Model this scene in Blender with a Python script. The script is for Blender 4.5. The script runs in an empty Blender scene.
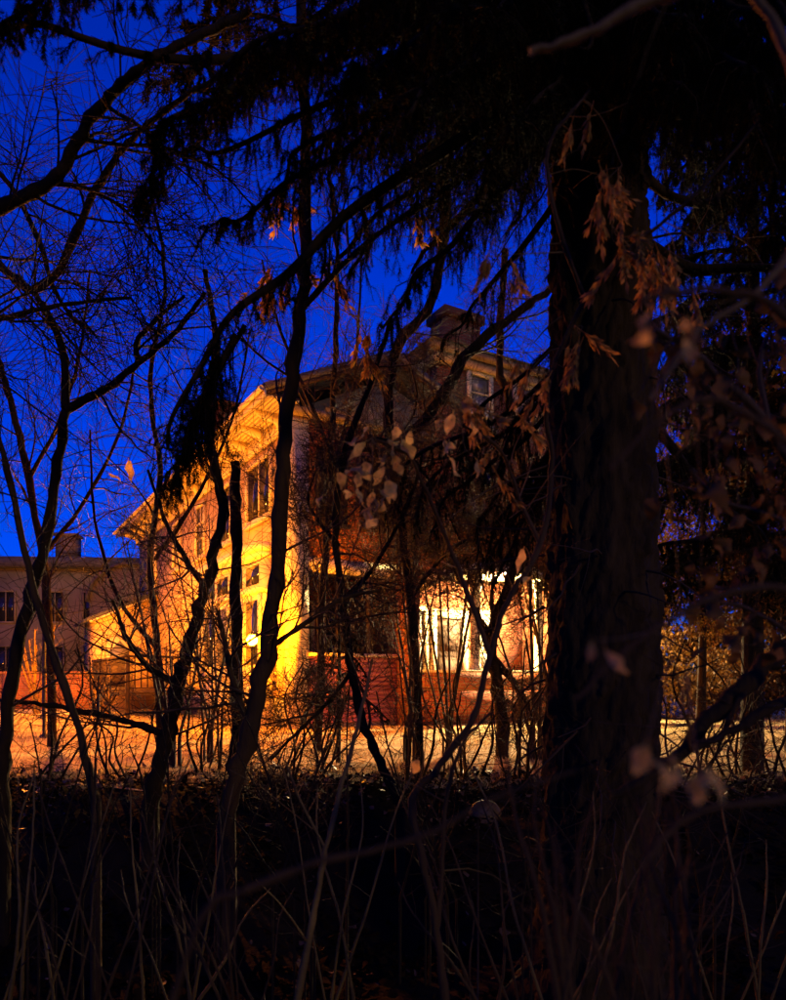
import bpy, math, random
import numpy as np
from mathutils import Vector

# ------------------------------------------------------------------ camera, sky, light, exposure
scene = bpy.context.scene
C = scene.collection
F = 727.0            # focal length in photograph pixels (786 x 1000)
CAMZ = 1.2           # camera height above the lawn
HOR = 680.0          # horizon row

cam_d = bpy.data.cameras.new("camera")
cam = bpy.data.objects.new("camera", cam_d)
C.objects.link(cam)
cam.location = (0, 0, CAMZ)
cam.rotation_euler = (math.radians(90), 0, 0)
cam_d.sensor_fit = 'VERTICAL'
cam_d.sensor_height = 36.0
cam_d.sensor_width = 36.0
cam_d.lens = 36.0 * F / 1000.0
cam_d.shift_y = (HOR - 500.0) / 1000.0
cam_d.clip_start = 0.02
cam_d.clip_end = 3000
cam_d.dof.use_dof = True
cam_d.dof.focus_distance = 13.0
cam_d.dof.aperture_fstop = 3.6
scene.camera = cam

GLOW_EL = math.radians(13)
GLOW_AZ = math.radians(145)      # direction the faint added street glow comes from, clockwise from +Y
world = bpy.data.worlds.new("World")
scene.world = world
world.use_nodes = True
nt = world.node_tree
bg = nt.nodes["Background"]
sky = nt.nodes.new("ShaderNodeTexSky")
sky.sky_type = 'NISHITA'
sky.sun_disc = False
sky.sun_elevation = math.radians(4.0)
sky.sun_rotation = 0.0         # afterglow beyond the house
sky.air_density = 1.0
sky.dust_density = 0.3
sky.ozone_density = 6.0
tint = nt.nodes.new("ShaderNodeMix")
tint.data_type = 'RGBA'
tint.blend_type = 'MULTIPLY'
tint.inputs[0].default_value = 1.0
tint.inputs[7].default_value = (0.003, 0.24, 1.42, 1)
nt.links.new(sky.outputs[0], tint.inputs[6])
nt.links.new(tint.outputs[2], bg.inputs[0])
SKY_STRENGTH = 0.15
bg.inputs[1].default_value = SKY_STRENGTH

glow_d = bpy.data.lights.new("street_glow", 'SUN')  # added fill standing in for street glow behind the viewer
glow_d.energy = 0.30
glow_d.angle = math.radians(4)
glow_d.color = (1.0, 0.74, 0.40)
street_glow = bpy.data.objects.new("street_glow", glow_d)
C.objects.link(street_glow)
sd = Vector((math.sin(GLOW_AZ) * math.cos(GLOW_EL), math.cos(GLOW_AZ) * math.cos(GLOW_EL), math.sin(GLOW_EL)))
street_glow.rotation_euler = sd.to_track_quat('Z', 'Y').to_euler()

vs = scene.view_settings
vs.view_transform = 'Standard'
vs.look = 'None'
vs.exposure = 0.5
vs.gamma = 1.0
scene.cycles.use_denoising = True
scene.cycles.max_bounces = 6
scene.cycles.diffuse_bounces = 3
scene.cycles.sample_clamp_indirect = 4.0

# ------------------------------------------------------------------ materials
def mat(name, col, rough=0.8, var=0.25, scale=8.0, bump=0.0, bscale=30.0, spec=0.3, stretch=None, trans=0.0, emit=None, rand=0.0):
    m = bpy.data.materials.new(name)
    m.use_nodes = True
    t = m.node_tree
    b = t.nodes["Principled BSDF"]
    b.inputs["Roughness"].default_value = rough
    b.inputs["Specular IOR Level"].default_value = spec
    tc = t.nodes.new("ShaderNodeTexCoord")
    mp = t.nodes.new("ShaderNodeMapping")
    if stretch:
        mp.inputs["Scale"].default_value = stretch
    t.links.new(tc.outputs["Object"], mp.inputs["Vector"])
    n = t.nodes.new("ShaderNodeTexNoise")
    n.inputs["Scale"].default_value = scale
    n.inputs["Detail"].default_value = 5
    t.links.new(mp.outputs[0], n.inputs["Vector"])
    r = t.nodes.new("ShaderNodeValToRGB")
    r.color_ramp.elements[0].position = 0.3
    r.color_ramp.elements[1].position = 0.7
    r.color_ramp.elements[0].color = (*[max(0, c * (1 - var)) for c in col], 1)
    r.color_ramp.elements[1].color = (*[min(1, c * (1 + var)) for c in col], 1)
    t.links.new(n.outputs["Fac"], r.inputs[0])
    out = r.outputs[0]
    if rand:
        oi = t.nodes.new("ShaderNodeObjectInfo")
        hs = t.nodes.new("ShaderNodeHueSaturation")
        mr = t.nodes.new("ShaderNodeMapRange")
        mr.inputs[3].default_value = 1 - rand
        mr.inputs[4].default_value = 1 + rand
        t.links.new(oi.outputs["Random"], mr.inputs[0])
        t.links.new(mr.outputs[0], hs.inputs["Value"])
        t.links.new(out, hs.inputs["Color"])
        out = hs.outputs[0]
    t.links.new(out, b.inputs["Base Color"])
    if bump:
        n2 = t.nodes.new("ShaderNodeTexNoise")
        n2.inputs["Scale"].default_value = bscale
        n2.inputs["Detail"].default_value = 6
        t.links.new(mp.outputs[0], n2.inputs["Vector"])
        bp = t.nodes.new("ShaderNodeBump")
        bp.inputs["Strength"].default_value = bump
        bp.inputs["Distance"].default_value = 0.02
        t.links.new(n2.outputs["Fac"], bp.inputs["Height"])
        t.links.new(bp.outputs[0], b.inputs["Normal"])
    if trans:
        tr = t.nodes.new("ShaderNodeBsdfTranslucent")
        t.links.new(out, tr.inputs["Color"])
        mx = t.nodes.new("ShaderNodeMixShader")
        mx.inputs[0].default_value = trans
        t.links.new(b.outputs[0], mx.inputs[1])
        t.links.new(tr.outputs[0], mx.inputs[2])
        t.links.new(mx.outputs[0], t.nodes["Material Output"].inputs["Surface"])
    if emit:
        b.inputs["Emission Color"].default_value = (*emit[0], 1)
        b.inputs["Emission Strength"].default_value = emit[1]
    return m

def brick_mat(name, c1, c2, mortar, w=0.24, h=0.085):
    m = mat(name, c1, 0.85, 0.2, 3.0)
    t = m.node_tree
    b = t.nodes["Principled BSDF"]
    tc = [n for n in t.nodes if n.type == 'TEX_COORD'][0]
    sx = t.nodes.new("ShaderNodeSeparateXYZ")
    t.links.new(tc.outputs["Object"], sx.inputs[0])
    ad = t.nodes.new("ShaderNodeMath")
    t.links.new(sx.outputs[0], ad.inputs[0])
    t.links.new(sx.outputs[1], ad.inputs[1])
    cx = t.nodes.new("ShaderNodeCombineXYZ")
    t.links.new(ad.outputs[0], cx.inputs[0])
    t.links.new(sx.outputs[2], cx.inputs[1])
    br = t.nodes.new("ShaderNodeTexBrick")
    br.inputs["Scale"].default_value = 1.0
    br.inputs["Brick Width"].default_value = w
    br.inputs["Row Height"].default_value = h
    br.inputs["Mortar Size"].default_value = 0.010
    br.inputs["Color1"].default_value = (*c1, 1)
    br.inputs["Color2"].default_value = (*c2, 1)
    br.inputs["Mortar"].default_value = (*mortar, 1)
    t.links.new(cx.outputs[0], br.inputs["Vector"])
    no = t.nodes.new("ShaderNodeTexNoise")
    no.inputs["Scale"].default_value = 1.7
    no.inputs["Detail"].default_value = 6
    t.links.new(tc.outputs["Object"], no.inputs["Vector"])
    mx = t.nodes.new("ShaderNodeMix")
    mx.data_type = 'RGBA'
    mx.blend_type = 'MULTIPLY'
    mx.inputs[0].default_value = 0.5
    t.links.new(br.outputs["Color"], mx.inputs[6])
    t.links.new(no.outputs["Fac"], mx.inputs[7])
    t.links.new(mx.outputs[2], b.inputs["Base Color"])
    bp = t.nodes.new("ShaderNodeBump")
    bp.inputs["Strength"].default_value = 0.7
    bp.inputs["Distance"].default_value = 0.012
    bp.invert = True
    t.links.new(br.outputs["Fac"], bp.inputs["Height"])
    t.links.new(bp.outputs[0], b.inputs["Normal"])
    return m

M = {}
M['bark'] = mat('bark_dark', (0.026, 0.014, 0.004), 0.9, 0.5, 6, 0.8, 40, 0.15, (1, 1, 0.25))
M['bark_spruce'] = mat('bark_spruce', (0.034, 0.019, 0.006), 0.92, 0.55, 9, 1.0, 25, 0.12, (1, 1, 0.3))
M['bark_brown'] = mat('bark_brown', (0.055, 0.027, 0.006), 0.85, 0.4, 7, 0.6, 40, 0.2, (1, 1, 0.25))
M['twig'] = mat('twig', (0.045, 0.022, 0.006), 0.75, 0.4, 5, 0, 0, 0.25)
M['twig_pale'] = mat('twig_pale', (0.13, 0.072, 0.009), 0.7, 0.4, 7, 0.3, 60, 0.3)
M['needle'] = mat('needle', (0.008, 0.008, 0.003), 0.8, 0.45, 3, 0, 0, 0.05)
M['dry_leaf'] = mat('dry_leaf', (0.66, 0.45, 0.10), 0.6, 0.55, 45, 0.3, 120, 0.3, None, 0.6, None, 0.35)
M['seed'] = mat('seed', (0.46, 0.25, 0.04), 0.65, 0.4, 40, 0, 0, 0.3, None, 0.55, None, 0.35)
M['brown_leaf'] = mat('brown_leaf', (0.13, 0.06, 0.010), 0.75, 0.5, 6, 0, 0, 0.2, None, 0.25)
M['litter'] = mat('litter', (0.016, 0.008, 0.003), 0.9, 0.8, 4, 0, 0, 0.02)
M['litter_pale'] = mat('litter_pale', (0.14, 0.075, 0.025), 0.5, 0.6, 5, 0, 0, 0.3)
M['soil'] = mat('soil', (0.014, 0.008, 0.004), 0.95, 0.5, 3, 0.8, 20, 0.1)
M['lawn'] = mat('lawn', (0.42, 0.31, 0.14), 0.9, 0.45, 1.2, 0.8, 12, 0.1, (0.6, 1.6, 1))
M['grass'] = mat('grass', (0.50, 0.37, 0.17), 0.8, 0.5, 0.9, 0, 0, 0.2, (0.6, 1.6, 1), 0.2)
M['cream'] = mat('cream_paint', (0.64, 0.53, 0.28), 0.6, 0.12, 2.0, 0.15, 30, 0.3)
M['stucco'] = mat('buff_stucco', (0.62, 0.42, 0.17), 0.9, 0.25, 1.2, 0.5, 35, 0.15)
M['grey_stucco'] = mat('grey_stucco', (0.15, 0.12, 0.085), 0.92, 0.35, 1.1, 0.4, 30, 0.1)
M['grey_wall'] = mat('grey_render', (0.17, 0.155, 0.11), 0.92, 0.35, 0.5, 0.3, 12, 0.1)
M['roof'] = mat('roof_shingle', (0.06, 0.06, 0.065), 0.7, 0.4, 5, 0.6, 20, 0.4)
M['brick'] = brick_mat('red_brick', (0.34, 0.080, 0.022), (0.25, 0.052, 0.016), (0.24, 0.15, 0.06))
M['brick_b'] = brick_mat('garden_brick', (0.36, 0.12, 0.06), (0.28, 0.08, 0.045), (0.30, 0.24, 0.18), 0.26, 0.10)
M['red_board'] = mat('red_board', (0.48, 0.17, 0.12), 0.7, 0.35, 2.5, 0.4, 14, 0.25, (0.4, 0.4, 6), 0, None, 0.22)
M['dark_wood'] = mat('dark_wood', (0.035, 0.02, 0.012), 0.75, 0.4, 3, 0.3, 20, 0.2)
M['glass'] = mat('window_glass', (0.012, 0.014, 0.018), 0.08, 0.1, 1, 0, 0, 0.6)
M['curtain_glass'] = mat('curtained_glass', (0.16, 0.15, 0.13), 0.25, 0.3, 2, 0, 0, 0.5)
M['iron'] = mat('iron', (0.02, 0.02, 0.02), 0.5, 0.2, 5, 0, 0, 0.4)
M['stone'] = mat('stone', (0.30, 0.27, 0.22), 0.9, 0.3, 4, 0.4, 30, 0.2)
M['shaded_cream'] = mat('shaded_cream', (0.24, 0.19, 0.11), 0.8, 0.3, 3, 0.3, 20, 0.2)  # cream of the tower cornice, darkened in colour for the dim front
M['path'] = mat('pale_path', (0.48, 0.40, 0.28), 0.92, 0.2, 2, 0.3, 30, 0.1)
M['cap'] = mat('cap_plastic', (0.16, 0.085, 0.03), 0.45, 0.2, 8, 0, 0, 0.15)
M['tree_far'] = mat('far_foliage', (0.02, 0.025, 0.012), 0.9, 0.4, 4, 0, 0, 0.1)
AMBER = (1.0, 0.27, 0.016)
WARM = (1.0, 0.72, 0.34)
SODIUM = (1.0, 0.27, 0.0008)
def glow(name, col, power, r):
    return mat(name, (0.8, 0.7, 0.5), 0.4, 0.0, 1, emit=(col, power / (4 * math.pi ** 2 * r * r)))

# ------------------------------------------------------------------ helpers
def at(px, py, d):
    """a point of the place seen at a photograph pixel, d metres in front of the lens"""
    return np.array([(px - 393.0) / F * d, d, CAMZ + (HOR - py) / F * d])

def ground_z(x, y):
    """level lawn, a bank down to an added ditch that shades the near ground, rising again to where the viewer stands"""
    e = 8.75 + 0.30 * math.sin(0.9 * x + 1.0) + 0.16 * math.sin(2.3 * x) + 0.08 * math.sin(6.1 * x + 0.7)
    s = min(1.0, max(0.0, (e - y) / 3.2)); s = s * s * (3 - 2 * s)
    t = min(1.0, max(0.0, (4.5 - y) / 4.5)); t = t * t * (3 - 2 * t)
    return -1.15 * s + 0.72 * t + 0.05 * s * math.sin(1.7 * x + 0.6 * y) * math.sin(0.9 * y + 1.3)  # ditch added so the near ground lies in shade

class MB:
    def __init__(s):
        s.v = []; s.f3 = []; s.f4 = []; s.n = 0; s.poly = []
    def raw(s, verts, quads=None, tris=None):
        verts = np.asarray(verts, float).reshape(-1, 3)
        if quads is not None and len(quads): s.f4.append(np.asarray(quads) + s.n)
        if tris is not None and len(tris): s.f3.append(np.asarray(tris) + s.n)
        s.v.append(verts); s.n += len(verts)
        return s
    def box(s, x0, x1, y0, y1, z0, z1):
        v = [(x0,y0,z0),(x1,y0,z0),(x1,y1,z0),(x0,y1,z0),(x0,y0,z1),(x1,y0,z1),(x1,y1,z1),(x0,y1,z1)]
        q = [(0,3,2,1),(4,5,6,7),(0,1,5,4),(1,2,6,5),(2,3,7,6),(3,0,4,7)]
        return s.raw(v, q)
    def prism(s, poly, axis, a0, a1):
        """extrude a 2D polygon (in the two other axes, in order) along axis"""
        n = len(poly); vs_ = []
        for a in (a0, a1):
            for (p, q) in poly:
                vs_.append({'x': (a, p, q), 'y': (p, a, q), 'z': (p, q, a)}[axis])
        s.raw(vs_)
        base = s.n - 2 * n
        s.f4.append(np.array([(i, (i+1) % n, n+(i+1) % n, n+i) for i in range(n)]) + base)
        s.poly.append([base + i for i in range(n)][::-1]); s.poly.append([base + n + i for i in range(n)])
        return s
    def tube(s, pts, rad, sides=5, cap=True):
        pts = np.asarray(pts, float); n = len(pts)
        rad = np.asarray(rad, float) * np.ones(n)
        tg = np.gradient(pts, axis=0)
        tg /= np.linalg.norm(tg, axis=1, keepdims=True) + 1e-9
        ref = np.array([0.31, 0.84, 0.11]) if abs(tg[0][1]) < 0.8 else np.array([0.9, 0.1, 0.4])
        a = np.cross(tg, ref); a /= np.linalg.norm(a, axis=1, keepdims=True) + 1e-9
        b = np.cross(tg, a)
        th = np.arange(sides) * 2 * math.pi / sides
        ring = pts[:, None] + rad[:, None, None] * (a[:, None] * np.cos(th)[None, :, None] + b[:, None] * np.sin(th)[None, :, None])
        i = np.arange(n - 1)[:, None] * sides; k = np.arange(sides)[None]; k1 = (k + 1) % sides
        q = np.stack([i + k, i + k1, i + sides + k1, i + sides + k], -1).reshape(-1, 4)
        base = s.n
        s.raw(ring.reshape(-1, 3), q)
        if cap:
            s.poly.append([base + j for j in range(sides)]); s.poly.append([base + (n-1)*sides + j for j in range(sides)][::-1])
        return s
    def lathe(s, prof, c=(0,0,0), seg=16):
        c = np.array(c, float); th = np.arange(seg) * 2 * math.pi / seg
        v = np.array([[r * math.cos(t), r * math.sin(t), z] for r, z in prof for t in th]) + c
        n = len(prof)
        q = [(i*seg+k, i*seg+(k+1) % seg, (i+1)*seg+(k+1) % seg, (i+1)*seg+k) for i in range(n-1) for k in range(seg)]
        return s.raw(v, q)
    def build(s, name, m, parent=None, smooth=False, kind=None, origin=None):
        V = np.concatenate(s.v) if s.v else np.zeros((0, 3))
        if origin is not None: V = V - np.asarray(origin, float)
        me = bpy.data.meshes.new(name)
        q = np.concatenate(s.f4).reshape(-1) if s.f4 else np.zeros(0, int)
        t = np.concatenate(s.f3).reshape(-1) if s.f3 else np.zeros(0, int)
        pl = [len(p) for p in s.poly]; pf = [i for p in s.poly for i in p]
        loops = np.concatenate([q, t, np.array(pf, int)]).astype(np.int32)
        cnt = np.concatenate([np.full(len(q)//4, 4), np.full(len(t)//3, 3), np.array(pl, int)]).astype(np.int32)
        me.vertices.add(len(V)); me.vertices.foreach_set('co', V.astype(np.float32).ravel())
        me.loops.add(len(loops)); me.loops.foreach_set('vertex_index', loops)
        me.polygons.add(len(cnt))
        st = np.concatenate([[0], np.cumsum(cnt)[:-1]]).astype(np.int32) if len(cnt) else np.zeros(0, np.int32)
        me.polygons.foreach_set('loop_start', st)
        me.polygons.foreach_set('loop_total', cnt)
        if smooth: me.polygons.foreach_set('use_smooth', np.ones(len(cnt), bool))
        me.update(calc_edges=True)
        me.validate()
        me.materials.append(M[m] if isinstance(m, str) else m)
        o = bpy.data.objects.new(name, me); C.objects.link(o)
        if origin is not None: o.location = tuple(origin)
        if parent is not None: o.parent = parent
        if kind: o['kind'] = kind
        return o

def empty(name, loc, label, cat, group=None, rz=0):
    o = bpy.data.objects.new(name, None); C.objects.link(o)
    o.location = tuple(float(c) for c in loc); o.rotation_euler = (0, 0, rz)
    o.empty_display_size = 0.2
    return tag(o, label, cat, group)

def tag(o, label, cat, group=None):
    o['label'] = label; o['category'] = cat
    if group: o['group'] = group
    return o

def spline(pts, n_per=6):
    """Catmull-Rom through control points (any dimension)"""
    P = np.asarray(pts, float)
    if len(P) == 2: return np.array([P[0] + (P[1]-P[0]) * t for t in np.linspace(0, 1, n_per + 1)])
    P = np.vstack([2*P[0]-P[1], P, 2*P[-1]-P[-2]])
    out = []
    for i in range(1, len(P) - 2):
        for t in np.linspace(0, 1, n_per, endpoint=False):
            a, b, c, d = P[i-1], P[i], P[i+1], P[i+2]
            out.append(0.5*((2*b)+(-a+c)*t+(2*a-5*b+4*c-d)*t*t+(-a+3*b-3*c+d)*t**3))
    out.append(P[-2])
    return np.array(out)

def lin(pts, n):
    pts = np.asarray(pts); t = np.linspace(0, len(pts)-1, (len(pts)-1)*n+1); i = np.minimum(t.astype(int), len(pts)-2); f = (t-i)[:, None]
    return pts[i]*(1-f) + pts[i+1]*f

def unit(v):
    return v / (np.linalg.norm(v) + 1e-9)

# ------------------------------------------------------------------ ground, lawn, path
xs = np.concatenate([[-900, -300, -100, -50, -30], np.arange(-20, 20.01, 0.5), [30, 50, 100, 300, 900]])
ys = np.concatenate([[-300, -80, -30, -10], np.arange(-4, 14.01, 0.35), [18, 24, 30, 40, 60, 120, 300, 1500]])
gv = [(x, y, ground_z(x, y) if -20 <= x <= 20 and y > -10 else (ground_z(x, y) if y > -10 else -0.43)) for y in ys for x in xs]
nx = len(xs)
gq = [(j*nx+i, j*nx+i+1, (j+1)*nx+i+1, (j+1)*nx+i) for j in range(len(ys)-1) for i in range(nx-1)]
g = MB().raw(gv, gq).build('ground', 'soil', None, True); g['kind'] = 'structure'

lx = np.arange(-24, 24.01, 0.4); edge = [8.55 + 0.30 * math.sin(0.9*x+1.0) + 0.16 * math.sin(2.3*x) + 0.12 * math.sin(5.3*x+1) for x in lx]
lv = []; lq = []
rows = np.array([0, 0.03, 0.1, 0.25, 0.5, 1.0])
for j, rr in enumerate(rows):
    for i, x in enumerate(lx):
        y = edge[i] + (60 - edge[i]) * rr
        lv.append((x, y, ground_z(x, y) + 0.006))
n2 = len(lx)
for j in range(len(rows)-1):
    for i in range(n2-1):
        lq.append((j*n2+i, j*n2+i+1, (j+1)*n2+i+1, (j+1)*n2+i))
o = MB().raw(lv, lq).build('lawn', 'lawn', None, True); o['kind'] = 'structure'

# pale path crossing the yard at the left
o = MB().raw([(-24, 25.2, 0.012), (-11.2, 25.2, 0.012), (-10.2, 28.4, 0.012), (-24, 28.4, 0.012)], [(0, 1, 2, 3)]).build('path', 'path'); o['kind'] = 'structure'

# dry lawn grass
rg = np.random.default_rng(4)
def blades(n, x0, x1, y0, y1, h, w, power=1.0):
    u = rg.random(n) ** power
    x = x0 + (x1-x0) * rg.random(n); y = y0 + (y1-y0) * u
    return x, y, h * (0.5 + rg.random(n)), w * (0.7 + 0.6 * rg.random(n))
x, y, h, w = blades(190000, -15, 15, 8.6, 25, 0.055, 0.007, 1.5)
patch = np.sin(x*1.3+np.sin(y*0.9)*1.5) * np.sin(y*1.9+np.cos(x*0.7)*2)
h = h * (0.75 + 0.45 * patch)
ang = rg.random(len(x)) * math.pi
tx, ty = rg.normal(0, 0.035, len(x)), rg.normal(0, 0.035, len(x))
z0 = np.array([ground_z(a, b) for a, b in zip(x, y)])
V = np.stack([np.stack([x-np.cos(ang)*w, y-np.sin(ang)*w, z0], 1), np.stack([x+np.cos(ang)*w, y+np.sin(ang)*w, z0], 1), np.stack([x+tx, y+ty, z0+h], 1)], 1)
o = MB().raw(V, None, np.arange(len(x)*3).reshape(-1, 3)).build('lawn_grass', 'grass', None, False, 'stuff')
tag(o, 'dry straw coloured lawn grass in front of the house', 'grass')

# leaf litter on the dark bank
def litter(n, y0, y1, pw, size, m, name, label, lift):
    y = y0 + (y1-y0) * rg.random(n) ** pw; x = (rg.random(n) - 0.5) * (2.4 + 1.35 * y)
    cl = np.sin(x*2.3 + np.sin(y*1.7)*2) * np.sin(y*2.9 + np.cos(x*1.9)) + rg.normal(0, 0.5, n)   # drifts and bare patches
    x, y = x[cl > -0.2], y[cl > -0.2]; n = len(x)
    sz = size * (0.35 + 0.9 * rg.random(n) ** 1.5); a = rg.random(n) * 6.28
    z0 = np.array([ground_z(p, q) for p, q in zip(x, y)])
    ca, sa = np.cos(a), np.sin(a)
    P = np.stack([x, y, z0 + 0.01 + lift * rg.random(n)], 1)
    d1 = np.stack([ca, sa, rg.normal(0, 0.4, n)], 1) * sz[:, None]
    wd = (0.35 + 0.4 * rg.random(n))[:, None]
    d2 = np.stack([-sa, ca, rg.normal(0.2, 0.6, n)], 1) * sz[:, None] * wd
    d3 = np.stack([sa, -ca, rg.normal(0.3, 0.5, n)], 1) * sz[:, None] * wd
    tipz = np.zeros((n, 3)); tipz[:, 2] = rg.random(n) * sz * 0.7
    V = np.stack([P - d1, P - d1*0.4 + d2, P + d1*0.45 + d2*0.8, P + d1 + tipz, P + d1*0.45 + d3*0.8, P - d1*0.4 + d3], 1)
    k = np.arange(n)[:, None] * 6
    T = np.concatenate([k + np.array([q]) for q in ([0, 1, 5], [1, 2, 5], [2, 4, 5], [2, 3, 4])])
    o = MB().raw(V, None, T).build(name, m, None, False, 'stuff')
    tag(o, label, 'leaf litter')
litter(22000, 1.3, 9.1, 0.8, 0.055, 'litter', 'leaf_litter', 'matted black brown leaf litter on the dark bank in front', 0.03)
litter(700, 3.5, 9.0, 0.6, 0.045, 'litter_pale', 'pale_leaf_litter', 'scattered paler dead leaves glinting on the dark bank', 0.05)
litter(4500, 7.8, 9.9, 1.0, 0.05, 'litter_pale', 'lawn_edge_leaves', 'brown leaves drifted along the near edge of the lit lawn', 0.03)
# ragged tufts where the lawn meets the bank
n = 9000
x = rg.uniform(-9, 9, n); y = 8.55 + rg.normal(0, 0.35, n) + 0.30*np.sin(0.9*x+1.0) + 0.16*np.sin(2.3*x); h = (0.03 + 0.22 * rg.random(n) ** 3) * (0.5 + np.clip(np.sin(x*3.1)+np.sin(x*7.7+1), 0, 2))
ang = rg.random(n) * math.pi; z0 = np.array([ground_z(p, q) for p, q in zip(x, y)]); w = 0.0035
V = np.stack([np.stack([x-np.cos(ang)*w, y-np.sin(ang)*w, z0], 1), np.stack([x+np.cos(ang)*w, y+np.sin(ang)*w, z0], 1), np.stack([x+rg.normal(0, .05, n), y+rg.normal(0, .05, n), z0+h], 1)], 1)
o = MB().raw(V, None, np.arange(n*3).reshape(-1, 3)).build('edge_grass', 'twig', None, False, 'stuff')
tag(o, 'ragged dead grass tufts where lawn meets dark bank', 'grass')

# ------------------------------------------------------------------ the brick house (local x along the front, y to the back)
HA = math.radians(30.4)
C0 = (-2.445, 17.6, 0)
house = empty('brick_house', C0, 'large old brick house with lamplit buff side wall, deep eaves and arched porch', 'house', None, HA)
def hp(name, mb, m, parent=house, smooth=False):
    return mb.build(name, m, parent, smooth)
D = 18.0
# side wall (buff stucco), with plinth
hp('side_wall', MB().box(0, 0.3, 0.0, D, 0.0, 7.72), 'stucco')
hp('plinth', MB().box(-0.06, 0, 0.35, D, 0.0, 0.75), 'stone')
hp('corner_pilaster', MB().box(-0.05, 0.42, -0.06, 0.34, 0.0, 7.70), 'cream')
hp('frieze', MB().box(-0.10, 0, 0.36, D, 7.30, 7.70), 'cream')
hp('rear_wall', MB().box(0.3, 13, D-0.3, D, 0, 7.7), 'brick')
# front upper wall over the veranda
hp('front_wall', MB().box(0.42, 3.9, 0.0, 0.3, 4.22, 7.72), 'brick')
hp('front_wall', MB().box(9.42, 13.0, 0.0, 0.3, 0.0, 7.72), 'brick')
hp('end_wall', MB().box(12.7, 13.0, 0.3, D-0.3, 0, 7.7), 'brick')
# veranda
hp('veranda_floor', MB().box(0.31, 2.94, 0.02, 2.2, 0.0, 0.9), 'stone')
hp('veranda_back_wall', MB().box(0.31, 3.2, 2.201, 2.4, 0.0, 4.2), 'brick')
hp('veranda_ceiling', MB().box(0.31, 2.94, 0.31, 2.19, 4.1, 4.2), 'cream')
par = hp('porch_parapet', MB().box(0.43, 2.93, 0.0, 0.12, 0.12, 1.78), 'red_board')
nb = 14
bh = (1.78 - 0.14) / nb
bm0 = MB().raw([(0.43,-0.035,0),(2.93,-0.035,0),(2.93,-0.008,bh-0.012),(0.43,-0.008,bh-0.012),(0.43,-0.001,0),(2.93,-0.001,0),(2.93,-0.001,bh-0.012),(0.43,-0.001,bh-0.012)],
               [(0,1,2,3),(0,4,5,1),(3,2,6,7),(0,3,7,4),(1,5,6,2)])
b0 = None
for i in range(nb):
    if b0 is None:
        b0 = bm0.build('board', 'red_board', par)
        ob = b0
    else:
        ob = b0.copy(); C.objects.link(ob); ob.parent = par
    ob.location = (0, 0, 0.14 + i * bh)
hp('coping', MB().box(0.40, 2.94, -0.09, 0.18, 1.785, 1.87), 'cream')
for sx in (1.3, 2.15):
    hp('veranda_post', MB().box(sx-0.09, sx+0.09, 0.0, 0.17, 1.875, 4.22), 'dark_wood')
hp('veranda_beam', MB().box(0.43, 2.93, -0.03, 0.2, 3.86, 4.215), 'cream')

def window(x0, x1, z0, z1, plane, off, parent=house, bars=(1, 1), glass='glass', fr=0.11, sill=True, fm='cream'):
    """plane 'front': wall faces -y at y=off; plane 'side': wall faces -x at x=off (x0,x1 run along y)"""
    def bx(a0, a1, d0, d1, c0, c1):
        return MB().box(a0, a1, off-d1, off-d0, c0, c1) if plane == 'front' else MB().box(off-d1, off-d0, a0, a1, c0, c1)
    def cat(*l):
        m = MB()
        for q in l: m.raw(np.concatenate(q.v), np.concatenate(q.f4))
        return m
    w = cat(bx(x0-fr, x0, 0.001, 0.09, z0-fr, z1+fr), bx(x1, x1+fr, 0.001, 0.09, z0-fr, z1+fr), bx(x0, x1, 0.001, 0.09, z1, z1+fr), bx(x0, x1, 0.001, 0.09, z0-fr, z0)).build('window', fm, parent)
    nxp, nzp = bars[0] + 1, bars[1] + 1
    for i in range(nxp):
        for j in range(nzp):
            a0 = x0 + (x1-x0)*i/nxp; a1 = x0 + (x1-x0)*(i+1)/nxp
            c0 = z0 + (z1-z0)*j/nzp; c1 = z0 + (z1-z0)*(j+1)/nzp
            bx(a0+0.02, a1-0.02, 0.004, 0.022, c0+0.02, c1-0.02).build('pane', glass, w)
    for i in range(1, nxp):
        a = x0 + (x1-x0)*i/nxp
        bx(a-0.02, a+0.02, 0.003, 0.05, z0, z1).build('glazing_bar', fm, w)
    for j in range(1, nzp):
        c = z0 + (z1-z0)*j/nzp
        bx(x0, x1, 0.002, 0.045, c-0.02, c+0.02).build('glazing_bar', fm, w)
    if sill:
        bx(x0-fr-0.06, x1+fr+0.06, 0.001, 0.16, z0-fr-0.09, z0-fr-0.002).build('sill', fm, w)
    return w
def hwindow(*a, **k):
    w = window(*a, **k)
    return w
# veranda windows behind the parapet
hwindow(0.75, 1.45, 1.6, 3.3, 'front', 2.2, bars=(0, 1), glass='curtain_glass')
hwindow(1.9, 2.5, 1.6, 3.3, 'front', 2.2, bars=(0, 1))
# upper front windows
hwindow(0.75, 1.35, 5.2, 6.8, 'front', 0.0, bars=(0, 1), fm='dark_wood')
hwindow(2.0, 2.9, 5.2, 6.8, 'front', 0.0, bars=(1, 1), fm='dark_wood')
hwindow(10.4, 11.6, 5.2, 6.8, 'front', 0.0, bars=(1, 1), fm='dark_wood')
hwindow(10.4, 11.6, 1.6, 3.6, 'front', 0.0, bars=(1, 1))
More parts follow.
